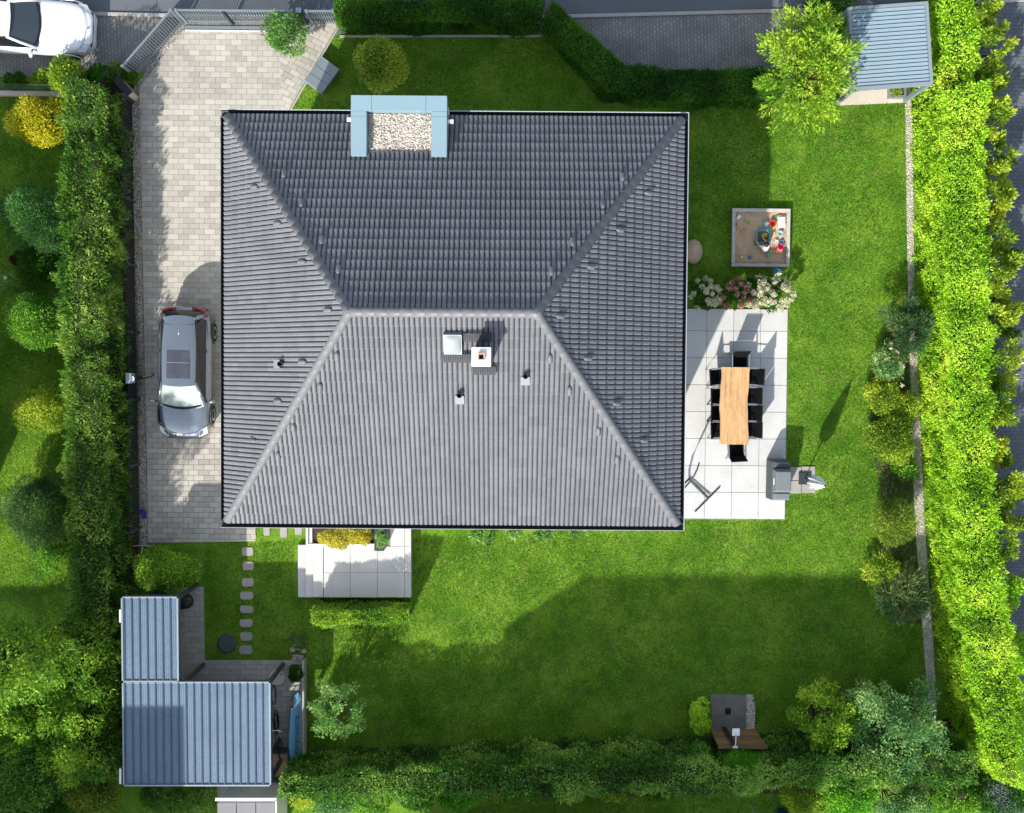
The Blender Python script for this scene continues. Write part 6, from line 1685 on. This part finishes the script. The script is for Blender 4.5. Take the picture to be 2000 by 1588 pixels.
for k, (x, y, rx, ry, h_) in enumerate([(940, 1046, 32, 14, 0.6), (1010, 1042, 26, 10, 0.5), (1066, 1043, 28, 12, 0.45), (1130, 1041, 26, 9, 0.35)]):
    shrub('border_plant', ['leafy rhubarb-like plant under the south eave, leftmost', 'strap-leaved plant under the south eave, second from left', 'pale round-leaved plant under the south eave, third from left', 'low plant under the south eave, rightmost'][k], 'plant', x, y, rx, ry, h_, LEAF['pale'], 0.16, 0.06, cover=1.2, clumps=9, stem=False, up=0.1)
# hydrangeas
def hydrangea(label, px, py, rx, ry, h_, flower, nf, seed):
    t = shrub('hydrangea', label, 'shrub', px, py, rx, ry, h_, LEAF['deep'], 0.10, 0.06, cover=1.6, clumps=12, group='hydrangeas at the patio edge')
    rng = np.random.default_rng(seed)
    zc = h_ * 0.55; a, b = rx * mpp(zc), ry * mpp(zc)
    for k in range(nf):
        d = unit(rng.normal(size=(1, 3)))[0]; d[2] = abs(d[2]) * 0.9 + 0.2; d /= np.linalg.norm(d)
        c = np.array([d[0] * a * 1.02, d[1] * b * 1.02, zc + d[2] * h_ * 0.5])
        n = 75; dd = unit(rng.normal(size=(n, 3)))
        ax = unit((d + rng.normal(0, .3, 3))[None])[0]
        pos = c + dd * np.array([.065, .065, .065]) + ax * (rng.random((n, 1)) * 0.10) * (1 - 0.3 * rng.random((n, 1)))
        bulk('flower_head', leaves(pos, dd, 0.055, 0.05, 0.9, 0.1, 0.8, rng), 4, LEAF[flower], t, rng.random(n))
hydrangea('cream hydrangea nearest the house at the patio edge', 1374, 575, 30, 28, 1.0, 'white_flower', 26, 1)
hydrangea('pink hydrangea in the middle of the patio edge', 1434, 575, 34, 26, 1.0, 'pink_flower', 36, 2)
hydrangea('cream hydrangea right of the pink one', 1478, 572, 26, 27, 1.05, 'white_flower', 32, 3)
hydrangea('large white hydrangea at the lawn end of the patio edge', 1515, 575, 30, 28, 1.05, 'white_flower', 46, 4)
# right-hand border
shrub('mugo_pine', 'dark bristly pine in the right border', 'shrub', 1768, 648, 48, 66, 1.5, LEAF['fir'], 0.17, 0.022, cover=1.5, clumps=34, up=0.2, flat=0.1, spread=0.45, stretch=1.8, crad=0.3)
t = shrub('rose_bush', 'loose green bush with small white flowers in the right border', 'shrub', 1738, 708, 32, 40, 1.1, LEAF['silver'], 0.09, 0.03, cover=1.3, clumps=16)
rng = np.random.default_rng(5)
for k in range(12):
    c = np.array([rng.normal(0, .28), rng.normal(0, .3), 1.05 + rng.uniform(-.1, .1)]); dd = unit(rng.normal(size=(25, 3)))
    bulk('flower_head', leaves(c + dd * 0.03, dd, 0.06, 0.05, 0.6, 0.2, 0.7, rng), 4, LEAF['white_flower'], t, rng.random(25))
shrub('spirea_bush', 'golden-tipped bush in the right border below the white flowers', 'shrub', 1726, 775, 36, 44, 1.1, LEAF['yellowgreen'], 0.085, 0.04, cover=1.6, clumps=20)
shrub('spirea_bush', 'golden-tipped bush touching the gravel strip', 'shrub', 1766, 798, 26, 36, 1.0, LEAF['yellowgreen'], 0.085, 0.04, cover=1.3, clumps=14)
shrub('spirea_bush', 'yellow-green bush opposite the table, lowest of its cluster', 'shrub', 1738, 858, 46, 52, 1.3, LEAF['yellowgreen'], 0.085, 0.04, cover=1.7, clumps=26)
shrub('fern_clump', 'dark green plant between golden bush and gravel path', 'plant', 1765, 918, 26, 26, 0.7, LEAF['mid'], 0.10, 0.035, cover=1.4, clumps=10)
shrub('golden_cypress', 'feathery olive-gold shrub in the right border', 'shrub', 1742, 1012, 42, 52, 1.6, LEAF['olive'], 0.13, 0.026, cover=1.9, clumps=22, up=0.3)
shrub('day_lily', 'orange-tipped leafy clump in the lower right border', 'plant', 1722, 1115, 38, 32, 0.8, LEAF['yellowgreen'], 0.16, 0.03, cover=1.5, clumps=14, stem=False)
shrub('day_lily', 'arching dark strap-leaved clump in the lower right border', 'plant', 1762, 1160, 46, 66, 0.9, LEAF['fir'], 0.26, 0.03, cover=1.9, clumps=18, up=0.1, flat=0.1, stem=False)
tree('serviceberry_tree', 'bright green small tree near the lower right corner', 1606, 1394, 58, 76, 0.8, 3.2, LEAF['maple'], None, 0.10, 0.05, clumps=50, cover=1.4, crad=0.27, shell=0.7, stretch=1.5)
tree('eucalyptus_tree', 'silvery blue-green spreading tree in the lower right corner', 1746, 1418, 92, 92, 0.8, 3.6, LEAF['silver'], None, 0.12, 0.045, clumps=60, cover=1.2, crad=0.24, shell=0.72, stretch=1.7)
shrub('golden_spirea', 'lime plant left of the outdoor shower floor', 'shrub', 1368, 1402, 21, 44, 1.0, LEAF['lime'], 0.075, 0.045, cover=1.9, clumps=18)
shrub('fennel_plant', 'soft bright green feathery plant behind the shower screen', 'plant', 1446, 1500, 50, 44, 2.6, LEAF['fennel'], 0.13, 0.018, cover=1.6, clumps=22, bottom=0.6)
# bushes behind the bottom hedge
BB = [(600, 1530, 46, 42, 2.4, 'yellowgreen'), (655, 1556, 46, 34, 2.2, 'silver'), (730, 1556, 40, 30, 2.3, 'mid'), (810, 1548, 36, 30, 2.5, 'deep'), (900, 1545, 56, 34, 2.7, 'fennel'), (1575, 1556, 64, 40, 2.3, 'yellowgreen'), (1650, 1548, 76, 46, 2.6, 'fennel'), (1745, 1560, 78, 44, 2.4, 'silver'), (1845, 1556, 76, 48, 2.2, 'mid'), (1950, 1545, 80, 60, 1.8, 'deep')]
BL = ['sunny yellow-green bush at the left end of the bottom hedge', 'silvery bush at the bottom edge, second from the left', 'mid-green bush at the bottom edge, third from the left', 'dark bush at the bottom edge, fourth from the left', 'fresh green bush at the bottom edge, fifth from the left', 'yellow-green bush at the bottom edge right of the blue barrel', 'feathery bright bush at the bottom edge below the small tree', 'silvery bush at the bottom edge below the blue-green tree', 'mid-green bush at the bottom edge near the right corner', 'dark bush filling the bottom right corner']
for (x, y, rx, ry, h_, m_), lab in zip(BB, BL):
    shrub('back_bush', lab, 'shrub', x, y, rx, ry, h_, LEAF[m_], 0.10, 0.045, cover=1.3, clumps=20, group='bushes behind the bottom hedge')
for k, x in enumerate(range(880, 1360, 80)):
    shrub('hedge_foot_plant', 'pale yellowish plant at the bottom hedge foot, %s from the left' % OR[k], 'plant', x, 1556 - (x - 880) * 0.012, 36, 12, 0.6, LEAF['yellowgreen'], 0.10, 0.05, cover=1.0, clumps=9, stem=False, group='pale plants at the foot of the bottom hedge')
shrub('bellflower', 'violet-blue flowers at the lower end of the driveway gravel', 'flower', 281, 1000, 8, 14, 0.35, LEAF['violet_flower'], 0.04, 0.03, cover=1.6, clumps=8, stem=False)

# ------------------------------------------------------------------ neighbouring houses outside the frame (their shadows reach the garden)
def neighbour(label, x0, y0, x1, y1, zw, zr, flat=False):
    a, b = P(x0, y0), P(x1, y1); cx, cy = (a.x + b.x) / 2, (a.y + b.y) / 2
    w, d = abs(b.x - a.x), abs(a.y - b.y)
    t = thing('neighbour_house', label, 'house', (cx, cy, 0))
    MB().box((0, 0, zw / 2), (w - (0 if flat else 0.8), d - (0 if flat else 0.8), zw)).build('wall', MAT['render_wall'], t)
    if flat:
        MB().box((0, 0, zw + 0.06), (w + 0.1, d + 0.1, 0.12)).build('roof', MAT['gravel'], t)
    else:
        MB().add([(-w / 2, -d / 2, zw), (w / 2, -d / 2, zw), (w / 2, d / 2, zw), (-w / 2, d / 2, zw), (0, -d / 2 + 2.5, zr), (0, d / 2 - 2.5, zr)], [(0, 1, 4), (1, 2, 5, 4), (2, 3, 5), (3, 0, 4, 5), (3, 2, 1, 0)]).build('roof', MAT['roof_tile'], t)
    for k in range(3):
        wn_ = MB().box((-w / 3 + k * w / 3, d / 2 - (0 if flat else 0.4) + 0.01, 1.6), (1.2, 0.06, 1.3)).build('window', MAT['anthracite'], t)
        MB().box((-w / 3 + k * w / 3, d / 2 - (0 if flat else 0.4) + 0.045, 1.6), (1.06, 0.02, 1.16)).build('pane', MAT['glass'], wn_)
neighbour('white house beyond the left lawn, outside the picture', -560, 440, -45, 1093, 5.0, 8.0)
a, b_ = P(786, 1642), P(1340, 2096)
t = thing('neighbour_house', 'white gabled house below the bottom hedge, outside the picture', 'house', ((a.x + b_.x) / 2, (a.y + b_.y) / 2, 0))
w, dd_ = b_.x - a.x, a.y - b_.y
MB().box((0, 0, 3.0), (w - 0.3, dd_ - 0.6, 6.0)).build('wall', MAT['render_wall'], t)
MB().add([(-w / 2, -dd_ / 2, 5.9), (w / 2, -dd_ / 2, 5.9), (w / 2, 0, 10.6), (-w / 2, 0, 10.6), (w / 2, dd_ / 2, 5.9), (-w / 2, dd_ / 2, 5.9)], [(0, 1, 2, 3), (3, 2, 4, 5), (0, 3, 5), (1, 4, 2), (0, 5, 4, 1)]).build('roof', MAT['roof_tile'], t)
neighbour('white flat-roofed house below the wide shed, outside the picture', -420, 1642, 262, 2150, 6.9, 7, True)

# ------------------------------------------------------------------ grass blades
def grass(name, polys_in, polys_out, n, seed, size=0.055):
    rng = np.random.default_rng(seed)
    pin = [pix_poly(p) for p in polys_in]; pout = [pix_poly(p) for p in polys_out]
    allx = [q_[0] for p in pin for q_ in p]; ally = [q_[1] for p in pin for q_ in p]
    x = rng.uniform(min(allx), max(allx), n); y = rng.uniform(min(ally), max(ally), n)
    k = np.zeros(n, bool)
    for p in pin: k |= in_poly(x, y, p)
    for p in pout: k &= ~in_poly(x, y, p)
    x, y = x[k], y[k]; n = len(x)
    base = np.stack([x, y, np.zeros(n)], 1)
    dens = vnoise(base, 1.1, 4) * 0.6 + vnoise(base, 4.5, 5) * 0.4
    a = rng.uniform(0, 6.283, n); l = size * rng.uniform(0.5, 1.5, n) * (0.6 + dens)
    d = np.stack([np.cos(a), np.sin(a)], 1); w = 0.010 * rng.uniform(0.6, 1.3, n)
    s = np.stack([-d[:, 1], d[:, 0]], 1)
    lean = rng.uniform(0.5, 1.6, n)
    V = np.zeros((n, 3, 3))
    V[:, 0, :2] = base[:, :2] + s * w[:, None]; V[:, 1, :2] = base[:, :2] - s * w[:, None]
    V[:, 2, :2] = base[:, :2] + d * (l * lean)[:, None]; V[:, 2, 2] = l * 0.75
    var = np.clip((vnoise(base, 0.8, 8) - 0.5) * 0.45 + (vnoise(base, 3.5, 9) - 0.5) * 0.5 + 0.50 + rng.normal(0, 0.20, n), 0, 1)
    return stuff(bulk(name, V.reshape(-1, 3), 3, LEAF['grass'], None, var))
GARDEN = [[(400, 1062), (1812, 1020), (1836, 1460), (590, 1475), (598, 1300), (402, 1290)], [(568, 216), (660, 62), (1056, 62), (1190, 205), (1500, 212), (1768, 198), (1785, 560), (1800, 1030), (1300, 1030), (1300, 216)], [(-40, 186), (150, 186), (165, 600), (170, 1150), (-40, 1180)], [(880, 1555), (1560, 1545), (1560, 1620), (880, 1620)]]
HARD = [[(575, 1010), (806, 1010), (806, 1168), (575, 1168)], [(1290, 602), (1541, 602), (1535, 1016), (1290, 1016)], [(1536, 910), (1595, 908), (1596, 966), (1536, 966)], [(1428, 406), (1546, 406), (1546, 522), (1428, 522)], [(1388, 1355), (1475, 1355), (1475, 1426), (1388, 1426)], STRIP_E, PATH, [(560, 300), (1285, 300), (1285, 985), (560, 985)], [(432, 1245), (456, 1245), (456, 1269), (432, 1269)], [(1640, 20), (1780, 20), (1780, 202), (1640, 208)]] + [[(x - 11, y - 8), (x + 11, y - 8), (x + 11, y + 8), (x - 11, y + 8)] for x, y in ((484, 1077), (485, 1105), (484, 1137), (482, 1163), (482, 1190), (481, 1217), (481, 1243), (480, 1269))]
grass('grass', GARDEN, HARD, 760000, 77, 0.055)
